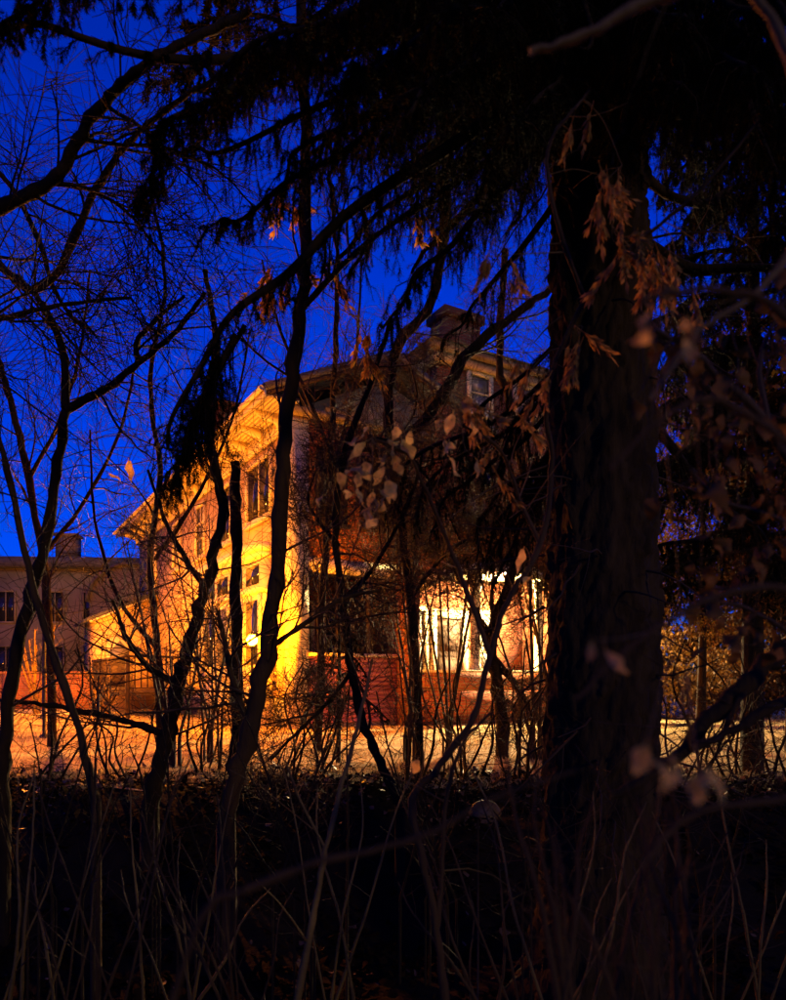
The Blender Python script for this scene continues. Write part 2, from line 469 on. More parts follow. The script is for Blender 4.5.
# side windows
hwindow(1.35, 3.1, 5.55, 7.0, 'side', 0.0, bars=(1, 0))
hwindow(4.6, 5.5, 5.4, 7.0, 'side', 0.0, bars=(0, 1))
hwindow(7.4, 8.3, 5.4, 7.0, 'side', 0.0, bars=(1, 2))
hwindow(10.6, 11.5, 5.4, 7.0, 'side', 0.0, bars=(1, 2))
hwindow(14.6, 15.4, 5.2, 6.9, 'side', 0.0, bars=(1, 2))
hwindow(7.6, 8.4, 1.7, 3.5, 'side', 0.0, bars=(1, 2))
# shallow bay on the side wall
bay = hp('bay_window', MB().box(-0.38, -0.001, 1.0, 6.3, 0.0, 4.3), 'cream')
hp('cornice', MB().box(-0.62, -0.002, 0.85, 6.45, 4.45, 4.66), 'cream', bay)
hp('cornice', MB().box(-0.50, -0.002, 0.92, 6.38, 4.301, 4.448), 'cream', bay)
hp('band', MB().box(-0.47, -0.003, 0.95, 6.35, 3.42, 3.56), 'cream', bay)
hp('band', MB().box(-0.47, -0.003, 0.95, 6.35, 1.30, 1.42), 'cream', bay)
for k in range(4):
    ya = 1.25 + k * 1.28
    hp('panel', MB().box(-0.405, -0.381, ya, ya+0.95, 0.25, 1.1), 'cream', bay)
    hp('pane', MB().box(-0.398, -0.381, ya, ya+0.95, 1.6, 3.25), 'glass' if k != 2 else 'curtain_glass', bay)
    hp('pane', MB().box(-0.398, -0.381, ya, ya+0.95, 3.66, 4.15), 'glass', bay)
for k in range(5):
    ya = 1.02 + k * 1.28
    hp('mullion', MB().box(-0.44, -0.382, ya, ya+0.19, 1.43, 3.41), 'cream', bay)
# gable front
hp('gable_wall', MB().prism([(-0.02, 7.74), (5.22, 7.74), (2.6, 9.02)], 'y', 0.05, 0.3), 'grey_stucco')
sl = (9.4 - 7.86) / 3.45
roof = hp('roof', MB().prism([(-0.86, 7.86), (2.6, 9.42), (2.6, 9.60), (-0.92, 8.02)], 'y', -0.55, D+0.8), 'roof')
hp('roof_slope', MB().prism([(2.601, 9.42), (6.06, 7.86), (6.12, 8.02), (2.601, 9.60)], 'y', -0.55, D+0.8), 'roof', roof)
hp('rake_board', MB().prism([(-0.80, 7.78), (2.6, 9.31), (2.6, 9.41), (-0.84, 7.86)], 'y', -0.53, -0.45), 'dark_wood', roof)
hp('rake_board', MB().prism([(2.601, 9.31), (6.0, 7.78), (6.04, 7.86), (2.601, 9.41)], 'y', -0.53, -0.45), 'dark_wood', roof)
hp('eave_cornice', MB().box(-0.05, 3.88, -0.35, 0.045, 7.60, 7.735), 'grey_stucco')  # cream trim; the darker colour stands in for shade on the front
# soffit of the long eave: boards one by one
sof = hp('soffit', MB().box(-0.85, 0.0, -0.5, D+0.7, 7.80, 7.84), 'dark_wood')
sb = None
for i in range(7):
    if sb is None:
        sb = MB().box(0, 0.098, -0.48, D+0.68, 7.762, 7.797).build('soffit_board', 'cream', sof); ob = sb
    else:
        ob = sb.copy(); C.objects.link(ob); ob.parent = sof
    ob.location = (-0.83 + i * 0.119, 0, 0.002 * (i % 2))
br = None
for k in range(15):
    if br is None:
        br = MB().prism([(-0.72, 7.76), (-0.101, 7.76), (-0.101, 7.34), (-0.16, 7.34), (-0.22, 7.52), (-0.70, 7.66)], 'y', 0, 0.12).build('bracket', 'cream', sof); ob = br
    else:
        ob = br.copy(); C.objects.link(ob); ob.parent = sof
    ob.location = (0, 0.45 + 1.24 * k, 0)
hp('fascia', MB().box(-0.905, -0.852, -0.53, D+0.75, 7.70, 7.90), 'cream', roof)
hp('gutter', MB().tube([(-0.97, -0.54, 7.90), (-0.97, D+0.78, 7.90)], 0.065, 8), 'cream', roof, True)
ch = hp('chimney', MB().box(0.0, 0.7, 6.0, 6.7, 8.1, 9.85), 'brick')
hp('chimney_cap', MB().box(-0.07, 0.77, 5.93, 6.77, 9.852, 10.0), 'brick', ch)
# tower block with the arched porch
tw0, tw1, ty0 = 3.9, 9.4, -0.5
arch = []
ax0, ax1 = 3.35, 8.95
px0 = 2.95
for i in range(17):
    u = i / 16
    arch.append((ax0 + (ax1-ax0)*u, 3.50 + 0.72 * math.sin(math.pi * u) ** 0.8))
tower = MB()
# wall above the arch, in strips, and the piers
tower.prism(arch + [(ax1, 9.78), (tw0, 9.78), (tw0, 4.6), (ax0, 4.6)], 'y', ty0, ty0+0.3)
tower.box(px0, ax0, ty0, ty0+0.3, 0, 4.6); tower.box(ax1, tw1, ty0, ty0+0.3, 0, 9.78)
tower.box(tw0, tw0+0.3, ty0+0.3, 4.0, 4.6, 9.78); tower.box(tw1-0.3, tw1, ty0+0.3, 4.0, 0, 9.78)
tower.box(px0, ax0, ty0+0.3, 2.2, 0, 4.1)
tw = hp('tower_wall', tower, 'brick')
trim = MB()
trim.prism([(p[0], p[1]-0.02) for p in arch] + [(p[0], p[1]+0.26) for p in arch[::-1]], 'y', ty0-0.10, ty0-0.002)
hp('arch_trim', trim, 'cream', tw)
hp('porch_roof', MB().box(px0-0.15, tw0-0.002, ty0-0.2, -0.004, 4.602, 4.74), 'roof', tw)
hp('cornice', MB().box(tw0-0.35, tw1+0.35, ty0-0.35, 4.2, 9.80, 9.98), 'grey_stucco', tw)  # cream cornice, its shade put into the darker colour
hp('cornice', MB().box(tw0-0.18, tw1+0.18, ty0-0.18, 4.1, 9.55, 9.798), 'shaded_cream', tw)  # lower course, the same cream darkened to look shaded
hp('tower_roof', MB().raw([(tw0-.45, ty0-.45, 9.982), (tw1+.45, ty0-.45, 9.982), (tw1+.45, 4.3, 9.982), (tw0-.45, 4.3, 9.982), (5.4, 1.7, 10.75), (7.9, 1.7, 10.75)],
                          [(0,1,5,4), (2,3,4,5), (3,2,1,0)], [(1,2,5), (3,0,4)]), 'roof', tw)
ch2 = hp('chimney', MB().box(5.2, 6.45, 1.0, 1.8, 10.2, 11.8), 'brick')
hp('chimney_cap', MB().box(5.1, 6.55, 0.9, 1.9, 11.802, 12.05), 'brick', ch2)
hwindow(4.95, 5.55, 8.55, 9.45, 'front', ty0, bars=(0, 1), glass='curtain_glass', fr=0.14)
hwindow(6.55, 7.15, 8.55, 9.45, 'front', ty0, bars=(0, 1), glass='curtain_glass', fr=0.14)
hwindow(4.9, 5.8, 5.4, 7.1, 'front', ty0, bars=(1, 1), fm='dark_wood')
hwindow(7.0, 7.9, 5.4, 7.1, 'front', ty0, bars=(1, 1), fm='dark_wood')
# porch inside
hp('porch_floor', MB().box(ax0+0.002, ax1-0.002, ty0+0.02, 2.19, 0.0, 0.9), 'brick')
hp('porch_back_wall', MB().box(3.21, 9.1, 2.2, 2.4, 0.0, 4.3), 'brick')
hp('porch_ceiling', MB().box(ax0+0.002, ax1-0.002, 0.305, 2.19, 4.25, 4.3), 'cream')
dr = hp('door', MB().box(5.6, 6.6, 2.12, 2.198, 0.9, 3.1), 'dark_wood')
for zz in (1.1, 2.1):
    hp('panel', MB().box(5.72, 6.48, 2.095, 2.118, zz, zz+0.8), 'dark_wood', dr)
hp('handle', MB().tube([(6.5, 2.06, 1.9), (6.5, 2.06, 2.05)], 0.02, 6), 'iron', dr)
hp('door_frame', MB().box(5.42, 5.598, 2.05, 2.199, 0.9, 3.35).box(6.602, 6.78, 2.05, 2.199, 0.9, 3.35).box(5.598, 6.602, 2.05, 2.199, 3.102, 3.35), 'cream')
hwindow(3.6, 4.3, 1.5, 3.4, 'front', 2.2, bars=(0, 1), glass='curtain_glass', fr=0.16)
hwindow(4.75, 5.2, 1.5, 3.3, 'front', 2.2, bars=(0, 1), glass='curtain_glass', fr=0.13)
hwindow(7.1, 7.75, 1.5, 3.3, 'front', 2.2, bars=(1, 2), glass='curtain_glass', fr=0.13)
pc = hp('porch_column', MB().lathe([(0.2, 1.42), (0.2, 1.52), (0.155, 1.56), (0.14, 3.7), (0.19, 3.78), (0.2, 4.2)], (5.28, ty0+0.18, 0), 14), 'cream', smooth=True)
pc = hp('porch_column', MB().lathe([(0.17, 1.42), (0.17, 1.52), (0.125, 1.56), (0.115, 3.75), (0.16, 3.83), (0.17, 4.24)], (7.55, ty0+0.18, 0), 14), 'cream', smooth=True)
hp('porch_balustrade_wall', MB().box(ax0, 7.7, ty0+0.03, ty0+0.27, 0.9, 1.40), 'brick')
hp('coping', MB().box(ax0, 7.72, ty0-0.02, ty0+0.32, 1.402, 1.47), 'cream')
for k in range(5):
    hp('step', MB().box(7.75, 8.93, ty0-0.32*(k+1)+0.0, ty0-0.32*k-0.002, 0.0, 0.72-0.18*k+0.001*k), 'stone') if 0.72-0.18*k > 0.05 else None

# timber deck with railing on the far side of the bay
dk = hp('deck', MB().box(-2.6, -0.42, 7.0, 14.0, 0.70, 0.78), 'dark_wood')
for k in range(15):
    hp('deck_board', MB().box(-2.62+0.147*k, -2.62+0.147*k+0.135, 6.98, 14.02, 0.782, 0.815), 'dark_wood', dk)
for yy in (7.05, 10.5, 13.9):
    hp('deck_post', MB().box(-2.58, -2.46, yy-0.06, yy+0.06, 0.0, 1.98), 'dark_wood', dk)
hp('rail', MB().box(-2.60, -2.44, 6.98, 14.0, 1.90, 1.97), 'dark_wood', dk)
hp('rail', MB().box(-2.43, -0.42, 6.99, 7.11, 1.90, 1.97), 'dark_wood', dk)
hp('rail', MB().box(-2.56, -2.48, 7.12, 13.83, 0.92, 0.97), 'dark_wood', dk)
hp('rail', MB().box(-2.45, -0.42, 7.02, 7.08, 0.92, 0.97), 'dark_wood', dk)
bl = MB().box(-0.018, 0.018, -0.018, 0.018, 0.972, 1.898).build('baluster', 'dark_wood', dk)
bl.location = (-2.52, 7.3, 0)
for k in range(1, 37):
    yy = 7.3 + k * 0.18
    if abs(yy-10.5) < 0.1: continue
    c = bl.copy(); C.objects.link(c); c.parent = dk; c.location = (-2.52, yy, 0)
for k in range(10):
    c = bl.copy(); C.objects.link(c); c.parent = dk; c.location = (-2.3+k*0.19, 7.05, 0)
# lean-to wing behind the deck with an arched opening
lt = hp('lean_to', MB().prism([(-2.3, 0.0), (-0.002, 0.0), (-0.002, 4.7), (-2.3, 3.65)], 'y', 14.6, 18.2), 'stucco')
hp('lean_to_roof', MB().prism([(-2.65, 3.53), (0.0, 4.74), (0.0, 4.88), (-2.68, 3.67)], 'y', 14.2, 18.5), 'roof', lt)
hp('barge_board', MB().prism([(-2.62, 3.46), (-0.01, 4.65), (-0.01, 4.73), (-2.64, 3.53)], 'y', 14.16, 14.198), 'cream', lt)
ap = [(-1.95, 0.8), (-0.95, 0.8), (-0.95, 2.4)] + [(-1.45 + 0.5*math.cos(a), 2.4 + 0.6*math.sin(a)) for a in np.linspace(0.15, math.pi-0.15, 9)] + [(-1.95, 2.4)]
hp('arched_door', MB().prism(ap, 'y', 14.54, 14.598), 'cream', lt)
hp('pane', MB().prism([(-1.8, 1.7), (-1.1, 1.7), (-1.1, 2.4), (-1.45, 2.8), (-1.8, 2.4)], 'y', 14.52, 14.538), 'curtain_glass', lt)

# ------------------------------------------------------------------ lamps
def h2w(s, t, z):
    c, sn = math.cos(HA), math.sin(HA)
    return np.array([C0[0] + c*s - sn*t, C0[1] + sn*s + c*t, z])

def ball(mb, c, r, seg=12):
    prof = [(max(0.0004, r*math.sin(a)), -r*math.cos(a)) for a in np.linspace(0, math.pi, 9)]
    return mb.lathe(prof, c, seg)

def post_lamp(base, z, col, power, r, label):
    e = empty('post_lamp', base, label, 'lamp')
    H = z - base[2]
    MB().lathe([(0.09, 0), (0.09, 0.05), (0.035, 0.10), (0.03, H-r-0.06), (0.06, H-r-0.03), (0.06, H-r)], (0, 0, 0), 10).build('post', 'iron', e, True)
    ball(MB(), (0, 0, H), r).build('globe', glow('lamp_glow_%d' % int(power), col, power, r), e, True)
    MB().lathe([(0.0005, H+r+0.07), (0.05, H+r+0.03), (0.085, H+r+0.004), (0.0005, H+r+0.003)], (0, 0, 0), 10).build('cap', 'iron', e)
    return e
lp = h2w(-1.05, -0.12, 0)
post_lamp(lp, 2.13, SODIUM, 1300, 0.13, 'glowing orange globe lamp near the house corner between the dark trunks')
vv = np.array([math.cos(HA), math.sin(HA), 0]); uu = np.array([-math.sin(HA), math.cos(HA), 0])
post_lamp(h2w(-5.419, 0.15, 0), 3.96, AMBER, 4300, 0.06, 'added tall amber yard lamp, unseen behind the leftmost forked trunk')  # lamp added out of sight to light the side wall and lawn
post_lamp(h2w(-4.711, 9.0, 0), 2.97, AMBER, 4300, 0.065, 'added amber yard lamp near the far deck, unseen behind the reddish leaning stem')  # second added lamp, brightens the far end of the wall
def ceiling_lamp(pos, col, power, r, label):
    e = empty('ceiling_lamp', pos, label, 'lamp')
    ball(MB(), (0, 0, 0), r).build('globe', glow('ceiling_lamp_glow', col, power, r), e, True)
    MB().lathe([(0.02, r-0.01), (0.02, r+0.1), (0.07, r+0.12), (0.07, r+0.14)], (0, 0, 0), 10).build('stem', 'iron', e, True)
    return e
ceiling_lamp(h2w(7.1, 0.5, 3.98), WARM, 9000, 0.11, 'bright warm white lamp under the arched porch ceiling')


# ------------------------------------------------------------------ neighbouring house, garden wall
nh = empty('grey_house', (-17, 40, 0), 'dim grey neighbouring house with dark flat roof and a chimney, at far left', 'house', None, math.radians(4))
MB().box(-9, 4.9, 0, 9, 0, 7.3).build('wall', 'grey_wall', nh)
rf = MB().box(-9.6, 5.4, -0.7, 9.5, 7.302, 7.85).build('roof', 'roof', nh)
MB().box(-2.3, -1.2, 2, 3.0, 7.852, 9.5).build('chimney', 'grey_stucco', rf)
MB().box(-2.4, -1.1, 1.9, 3.1, 9.502, 9.65).build('chimney_cap', 'grey_stucco', rf)
bpts = [(1.3, 0.0), (5.6, 0.0), (5.6, 5.2)] + [(3.45 + 2.15*math.cos(a), 5.2 + 1.9*math.sin(a)) for a in np.linspace(0.1, math.pi-0.1, 13)] + [(1.3, 5.2)]
bowg = MB().prism(bpts, 'y', -3.0, -0.002).build('rounded_wing', 'grey_wall', nh)
MB().prism([(3.45 + 2.3*math.cos(a), 5.2 + 2.02*math.sin(a)) for a in np.linspace(0, math.pi, 15)] + [(3.45 - 2.15*math.cos(a), 5.2 + 1.9*math.sin(a)) for a in np.linspace(0.0, math.pi, 15)], 'y', -3.25, -0.9).build('curved_roof', 'roof', bowg)
def nwin(x0, x1, z0, z1, yy, par):
    w = MB().box(x0-0.1, x0, yy-0.1, yy-0.001, z0-0.1, z1+0.1).box(x1, x1+0.1, yy-0.1, yy-0.001, z0-0.1, z1+0.1).box(x0, x1, yy-0.1, yy-0.001, z1, z1+0.1).box(x0, x1, yy-0.1, yy-0.001, z0-0.1, z0).build('window', 'grey_wall', par)
    xm = (x0+x1)/2
    MB().box(x0, xm-0.03, yy-0.03, yy-0.002, z0, z1).build('pane', 'glass', w)
    MB().box(xm+0.03, x1, yy-0.03, yy-0.002, z0, z1).build('pane', 'glass', w)
    MB().box(xm-0.03, xm+0.03, yy-0.06, yy-0.001, z0, z1).build('glazing_bar', 'grey_wall', w)
for wx in (-7.2, -4.6, -2.0, 0.0):
    nwin(wx, wx+0.9, 4.4, 6.0, 0, nh); nwin(wx, wx+0.9, 1.2, 3.0, 0, nh)
nwin(2.9, 4.0, 3.4, 5.2, -3.0, nh)

gw = empty('garden_wall', (-18, 30.2, 0), 'red brick garden wall glowing orange in front of the grey house', 'garden wall')
MB().box(-6, 6.1, 0, 0.3, 0, 1.45).build('wall', 'brick_b', gw)
MB().box(-6.05, 6.15, -0.06, 0.36, 1.452, 1.56).build('coping', 'brick_b', gw)
for k in range(4):
    MB().box(-5.9+k*3.85, -5.45+k*3.85, -0.1, -0.001, 0, 1.45).build('pier', 'brick_b', gw)
post_lamp(at(14, 712, 26.5) * np.array([1, 1, 0]), 1.5, AMBER, 700, 0.06, 'low amber garden lamp by the brick wall, hidden behind the leftmost trunk')
kb = MB()
kb.prism([(0, 0), (0.5, 0), (0.42, 0.22), (0.1, 0.24)], 'x', -14.5, -8.3)
o = kb.build('stone_edging', 'stone', None, False, None, (0, 23.6, 0)); tag(o, 'low dark stone edging along the lawn in front of the pale path', 'edging')

# ------------------------------------------------------------------ plants: growth helpers
class Rnd(random.Random):
    def vec(s):
        return np.array([s.gauss(0, 1), s.gauss(0, 1), s.gauss(0, 1)])

def grow(mb, p, d, L, r, level, R, wander=0.22, up=0.04, kids=5, ratio=0.55, rmin=0.003, flat=0.6, tips=None, amin=30, amax=70):
    """one wandering shoot and its side shoots, added to mb as tapered tubes"""
    n = max(3, min(9, int(L / 0.12)))
    pts = [np.array(p, float)]; d = unit(np.array(d, float)); step = L / n
    bend = R.vec() * wander * 0.7
    for i in range(n):
        d = unit(d + R.vec() * wander * 0.5 + bend * 0.4 + np.array([0, 0, up]))
        pts.append(pts[-1] + d * step)
    rad = np.linspace(r, max(rmin * 0.55, r * 0.3), n + 1)
    mb.tube(pts, rad, 5 if r > 0.012 else (4 if r > 0.006 else 3), False)
    if tips is not None and level <= 1: tips.append((pts[-1], d))
    if level <= 0: return
    side_shoots(mb, pts, rad, L, level, R, wander, up, kids, ratio, rmin, flat, tips, amin, amax)

def side_shoots(mb, pts, rad, L, level, R, wander, up, kids, ratio, rmin, flat, tips=None, amin=30, amax=70, t0=0.15):
    pts = np.asarray(pts); m = len(pts) - 1
    for k in range(kids):
        t = t0 + (1 - t0) * (k + R.random()) / kids
        f = min(m - 1e-6, t * m); i = int(f)
        q = pts[i] + (pts[i+1] - pts[i]) * (f - i)
        tg = unit(pts[i+1] - pts[i])
        v = R.vec(); v[1] *= flat
        v = unit(v - tg * np.dot(v, tg))
        a = math.radians(R.uniform(amin, amax))
        nd = tg * math.cos(a) + v * math.sin(a)
        LL = L * ratio * R.uniform(0.5, 1.4) * (1.15 - 0.6 * t)
        rr = max(rmin, min(rad[i] * R.uniform(0.35, 0.55), LL * 0.011))
        if LL < 0.06: continue
        grow(mb, q, nd, LL, rr, level - 1, R, wander, up, max(2, kids - 1), ratio, rmin, flat, tips, amin, amax)

def wpath(pl, n_per=5, jit=0.0, R=None):
    """polyline [(px, py, d)] -> smooth world path"""
    P = spline(np.array([at(*p) for p in pl]), n_per)
    if jit and R:
        for i in range(1, len(P) - 1): P[i] += R.vec() * jit
    return P

def plant(kind, label, cat, stems, seed, m_stem='bark', m_twig='twig', twigs=(12, 1.08, 2), group=None, wander=0.24, up=0.05, rmin=0.003, flat=0.6, sides=8, t0=0.15, kids=4, ratio=0.55, down_to_ground=True):
    """stems: list of (name, [(px,py,d)...], width_px_start, width_px_end); twigs=(count per stem, length, levels)"""
    R = Rnd(seed)
    first = wpath(stems[0][1])
    base = first[0].copy(); gz = ground_z(base[0], base[1])
    e = empty(kind, (base[0], base[1], gz), label, cat, group)
    org = np.array([base[0], base[1], gz])
    tw = MB(); paths = []
    for (nm, pl, w0, w1) in stems:
        P = wpath(pl, 6, 0.14 * w0 * 0.5 / F * pl[0][2], R)
        w_ = np.linspace(w0, w1, len(P)) * 0.5 / F * np.array([p[1] for p in P])
        if nm in ('trunk', 'stem') and down_to_ground:
            g_ = ground_z(P[0][0], P[0][1])
            if P[0][2] > g_:
                P = np.vstack([[P[0][0], P[0][1], g_ - 0.08], P]); w_ = np.concatenate([[w_[0] * 1.15], w_])
        # knobbly outline
        w_ = w_ * (1 + 0.16 * np.array([R.uniform(-1, 1) for _ in w_]))
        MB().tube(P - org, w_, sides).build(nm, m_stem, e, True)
        paths.append((P, w_))
        L = twigs[1]
        side_shoots(tw, P - org, w_, L / ratio, twigs[2], R, wander, up, twigs[0], ratio, rmin, flat, None, 30, 75, t0)
    o = tw.build('twigs', m_twig, e, False, 'stuff')
    return e, org, paths, R

# ------------------------------------------------------------------ hand-placed stems of the thicket
PL = {}
PL['A'] = plant('bare_tree', 'slender black bare tree at the left edge, forking against the blue sky', 'tree', [
    ('trunk', [(2, 800, 6), (6, 720, 6), (24, 620, 6), (44, 545, 6), (58, 460, 6), (66, 405, 6)], 15, 8),
    ('branch', [(66, 408, 6), (63, 352, 6), (47, 312, 6), (22, 282, 6.1), (-10, 262, 6.2)], 9, 5),
    ('branch', [(66, 410, 6), (102, 391, 6), (138, 364, 5.9), (178, 330, 5.8), (205, 292, 5.7)], 9, 4),
    ('branch', [(139, 364, 5.9), (137, 342, 5.9), (158, 318, 5.9), (185, 296, 5.9)], 6, 3),
], 11, twigs=(10, 1.01, 2))
PL['B'] = plant('bare_sapling', 'thin reddish brown leaning stem rising to the left edge below the forked black tree', 'sapling', [
    ('stem', [(96, 800, 5.2), (78, 730, 5.2), (48, 640, 5.2), (24, 550, 5.2), (3, 455, 5.2), (-25, 380, 5.2)], 9, 5),
], 12, 'bark_brown', twigs=(9, 0.6, 2))
PL['C'] = plant('bare_tree', 'crooked dark bare trunk in front of the lamplit side wall and deck', 'tree', [
    ('trunk', [(150, 805, 7), (166, 740, 7), (178, 682, 7), (190, 640, 7), (205, 590, 7), (216, 545, 7)], 19, 10),
    ('branch', [(216, 548, 7), (223, 508, 7), (212, 455, 7), (208, 400, 7), (216, 340, 7), (205, 270, 7)], 12, 5),
    ('branch', [(206, 588, 7), (186, 560, 7), (165, 520, 7.1), (148, 470, 7.2)], 7, 3),
    ('branch', [(178, 684, 7), (150, 668, 7), (128, 640, 6.9), (112, 600, 6.8)], 9, 3),
    ('branch', [(168, 735, 7), (130, 722, 7), (85, 712, 6.9), (40, 704, 6.8), (0, 700, 6.6)], 8, 4),
], 13, twigs=(12, 1.08, 2))
PL['D'] = plant('dead_snag', 'straight dead trunk with a broken flat top in front of the bay window', 'dead tree', [
    ('trunk', [(236, 800, 8), (237, 700, 8), (236, 600, 8), (236, 520, 8), (235, 463, 8)], 13, 11),
], 14, twigs=(7, 0.5, 2))
PL['E'] = plant('bare_tree', 'tall leaning brown trunk beside the glowing corner lamp, reaching the top of the picture', 'tree', [
    ('trunk', [(226, 815, 6), (246, 745, 6), (262, 680, 6), (274, 600, 6), (281, 500, 6), (288, 410, 6), (299, 320, 6), (306, 225, 6), (304, 110, 6), (300, -40, 6)], 20, 10),
    ('branch', [(250, 730, 6), (236, 690, 6), (226, 650, 6), (218, 610, 6)], 8, 4),
    ('branch', [(301, 310, 6), (340, 268, 6), (392, 224, 6.2), (450, 196, 6.3)], 7, 3),
    ('branch', [(268, 650, 6), (310, 620, 6.1), (345, 598, 6.3), (380, 590, 6.5)], 6, 3),
], 15, 'bark_brown', twigs=(14, 1.22, 2))
PL['F'] = plant('bare_sapling', 'dark bowed sapling crossing in front of the red porch boards', 'sapling', [
    ('stem', [(400, 805, 7), (384, 770, 7), (362, 720, 7), (350, 660, 7), (343, 600, 7), (336, 530, 7), (345, 450, 7), (372, 380, 7), (390, 320, 7)], 11, 5),
    ('branch', [(352, 670, 7), (330, 700, 7), (300, 730, 6.9), (270, 760, 6.8)], 5, 3),
    ('branch', [(343, 600, 7), (372, 570, 7.2), (400, 520, 7.3), (420, 470, 7.4)], 6, 3),
    ('branch', [(338, 545, 7), (318, 520, 7.2), (308, 500, 7.4), (316, 470, 7.5)], 5, 2),
    ('branch', [(346, 450, 7), (385, 440, 7.2), (430, 480, 7.4), (460, 540, 7.6)], 5, 2),
], 16, twigs=(14, 1.0, 3))
PL['G'] = plant('bare_tree', 'dark wavy trunk right of the grey gable, passing in front of the brick chimney', 'tree', [
    ('trunk', [(420, 800, 9), (418, 700, 9), (410, 600, 9), (398, 500, 9), (388, 430, 9), (396, 350, 9), (432, 300, 9), (446, 200, 9), (440, 80, 9)], 9, 11),
    ('branch', [(440, 400, 9), (470, 352, 9), (520, 310, 9), (570, 280, 9)], 13, 6),
    ('branch', [(400, 515, 9), (440, 480, 9), (485, 470, 9), (530, 500, 9)], 6, 2),
    ('branch', [(394, 470, 9), (365, 450, 9), (335, 470, 9), (315, 520, 9)], 6, 2),
    ('branch', [(410, 600, 9), (440, 560, 9), (470, 540, 9), (500, 545, 9)], 5, 2),
    ('branch', [(392, 440, 9), (420, 425, 9), (440, 400, 9)], 10, 12),
], 17, twigs=(12, 1.1, 3))
PL['H'] = plant('ash_sapling', 'pale forked sapling stem rising through the lower middle, with hanging seed clusters', 'sapling', [
    ('stem', [(446, 1010, 2.3), (437, 930, 2.3), (423, 860, 2.3), (412, 800, 2.35), (440, 765, 2.4), (474, 715, 2.45), (490, 655, 2.5), (508, 600, 2.55), (540, 545, 2.6), (552, 470, 2.6), (548, 390, 2.5), (585, 300, 2.4), (640, 240, 2.3), (700, 190, 2.2), (760, 120, 2.1)], 9, 3),
    ('branch', [(437, 930, 2.3), (442, 870, 2.3), (446, 800, 2.3), (462, 745, 2.3), (492, 712, 2.35)], 6, 2.5),
    ('branch', [(490, 655, 2.5), (474, 610, 2.5), (455, 560, 2.5), (430, 500, 2.4), (408, 455, 2.3), (372, 438, 2.25)], 6, 3),
    ('branch', [(540, 545, 2.6), (520, 500, 2.6), (500, 450, 2.5), (462, 425, 2.4)], 4, 3),
    ('branch', [(585, 300, 2.4), (560, 230, 2.3), (548, 150, 2.25), (590, 90, 2.2)], 5, 3),
], 18, 'bark_brown', 'twig_pale', twigs=(5, 0.28, 1), rmin=0.0016)
PL['I'] = plant('bare_sapling', 'thin pale straight stem in the dark undergrowth, left of the forked pale sapling', 'sapling', [
    ('stem', [(296, 1010, 2.6), (312, 920, 2.65), (326, 850, 2.7), (343, 780, 2.8), (360, 718, 2.9), (372, 660, 3.0)], 8, 3),
    ('branch', [(326, 850, 2.7), (300, 800, 2.7), (285, 760, 2.7)], 3, 2),
], 19, 'twig_pale', 'twig_pale', twigs=(6, 0.3, 1), rmin=0.0016)
PL['K'] = plant('bare_tree', 'bare tree whose thick dark limb slants across the upper left corner', 'tree', [
    ('trunk', [(-190, 800, 4.5), (-170, 500, 4.5), (-110, 300, 4.5)], 34, 22),
    ('branch', [(-110, 300, 4.5), (-40, 225, 4.5), (0, 207, 4.5), (50, 183, 4.5), (78, 140, 4.4), (105, 102, 4.3), (140, 68, 4.2), (195, 38, 4.2), (250, 10, 4.2)], 15, 8),
    ('branch', [(-110, 300, 4.5), (-60, 330, 4.5), (0, 318, 4.5), (60, 305, 4.5), (130, 298, 4.5)], 9, 3),
    ('branch', [(50, 183, 4.5), (90, 190, 4.6), (130, 215, 4.7), (165, 260, 4.8)], 5, 2),
], 20, m_twig='bark', twigs=(20, 1.1, 2), up=-0.02)
PL['L'] = plant('bare_tree', 'bare tree with a long arched bough above the black spruce clump, upper left', 'tree', [
    ('trunk', [(-260, 800, 8), (-230, 300, 8), (-120, 100, 8)], 30, 22),
    ('branch', [(-120, 100, 8), (-20, 240, 7.8), (40, 290, 7.5), (90, 200, 7), (118, 155, 6.8), (150, 122, 6.5), (200, 88, 6.2), (245, 68, 6)], 8, 5),
    ('branch', [(-120, 100, 8), (-50, 130, 8), (20, 200, 8), (60, 300, 8), (95, 335, 8)], 8, 3),
], 21, m_twig='bark', twigs=(22, 1.2, 2), up=-0.03)
PL['M'] = plant('bare_tree', 'thin far bare tree with fine twigs spread over the blue sky at left', 'tree', [
    ('trunk', [(52, 735, 13), (48, 600, 13), (28, 480, 13), (10, 400, 13), (-5, 350, 13)], 9, 5),
    ('branch', [(28, 480, 13), (60, 420, 13), (80, 350, 13), (90, 270, 13)], 5, 2),
    ('branch', [(40, 560, 13), (85, 500, 13), (120, 430, 13), (140, 340, 13)], 5, 2),
], 22, m_twig='bark', twigs=(17, 1.6, 2), rmin=0.005)
PL['N'] = plant('bare_tree', 'thin far bare tree rising in front of the deep eaves', 'tree', [
    ('trunk', [(160, 745, 12), (158, 650, 12), (150, 560, 12), (160, 470, 12), (150, 380, 12), (165, 280, 12), (150, 180, 12)], 8, 3),
    ('branch', [(158, 650, 12), (120, 600, 12), (95, 520, 12), (90, 430, 12)], 5, 2),
    ('branch', [(155, 560, 12), (195, 500, 12), (232, 420, 12), (250, 330, 12)], 5, 2),
], 23, m_twig='bark', twigs=(13, 1.5, 2), rmin=0.0045)
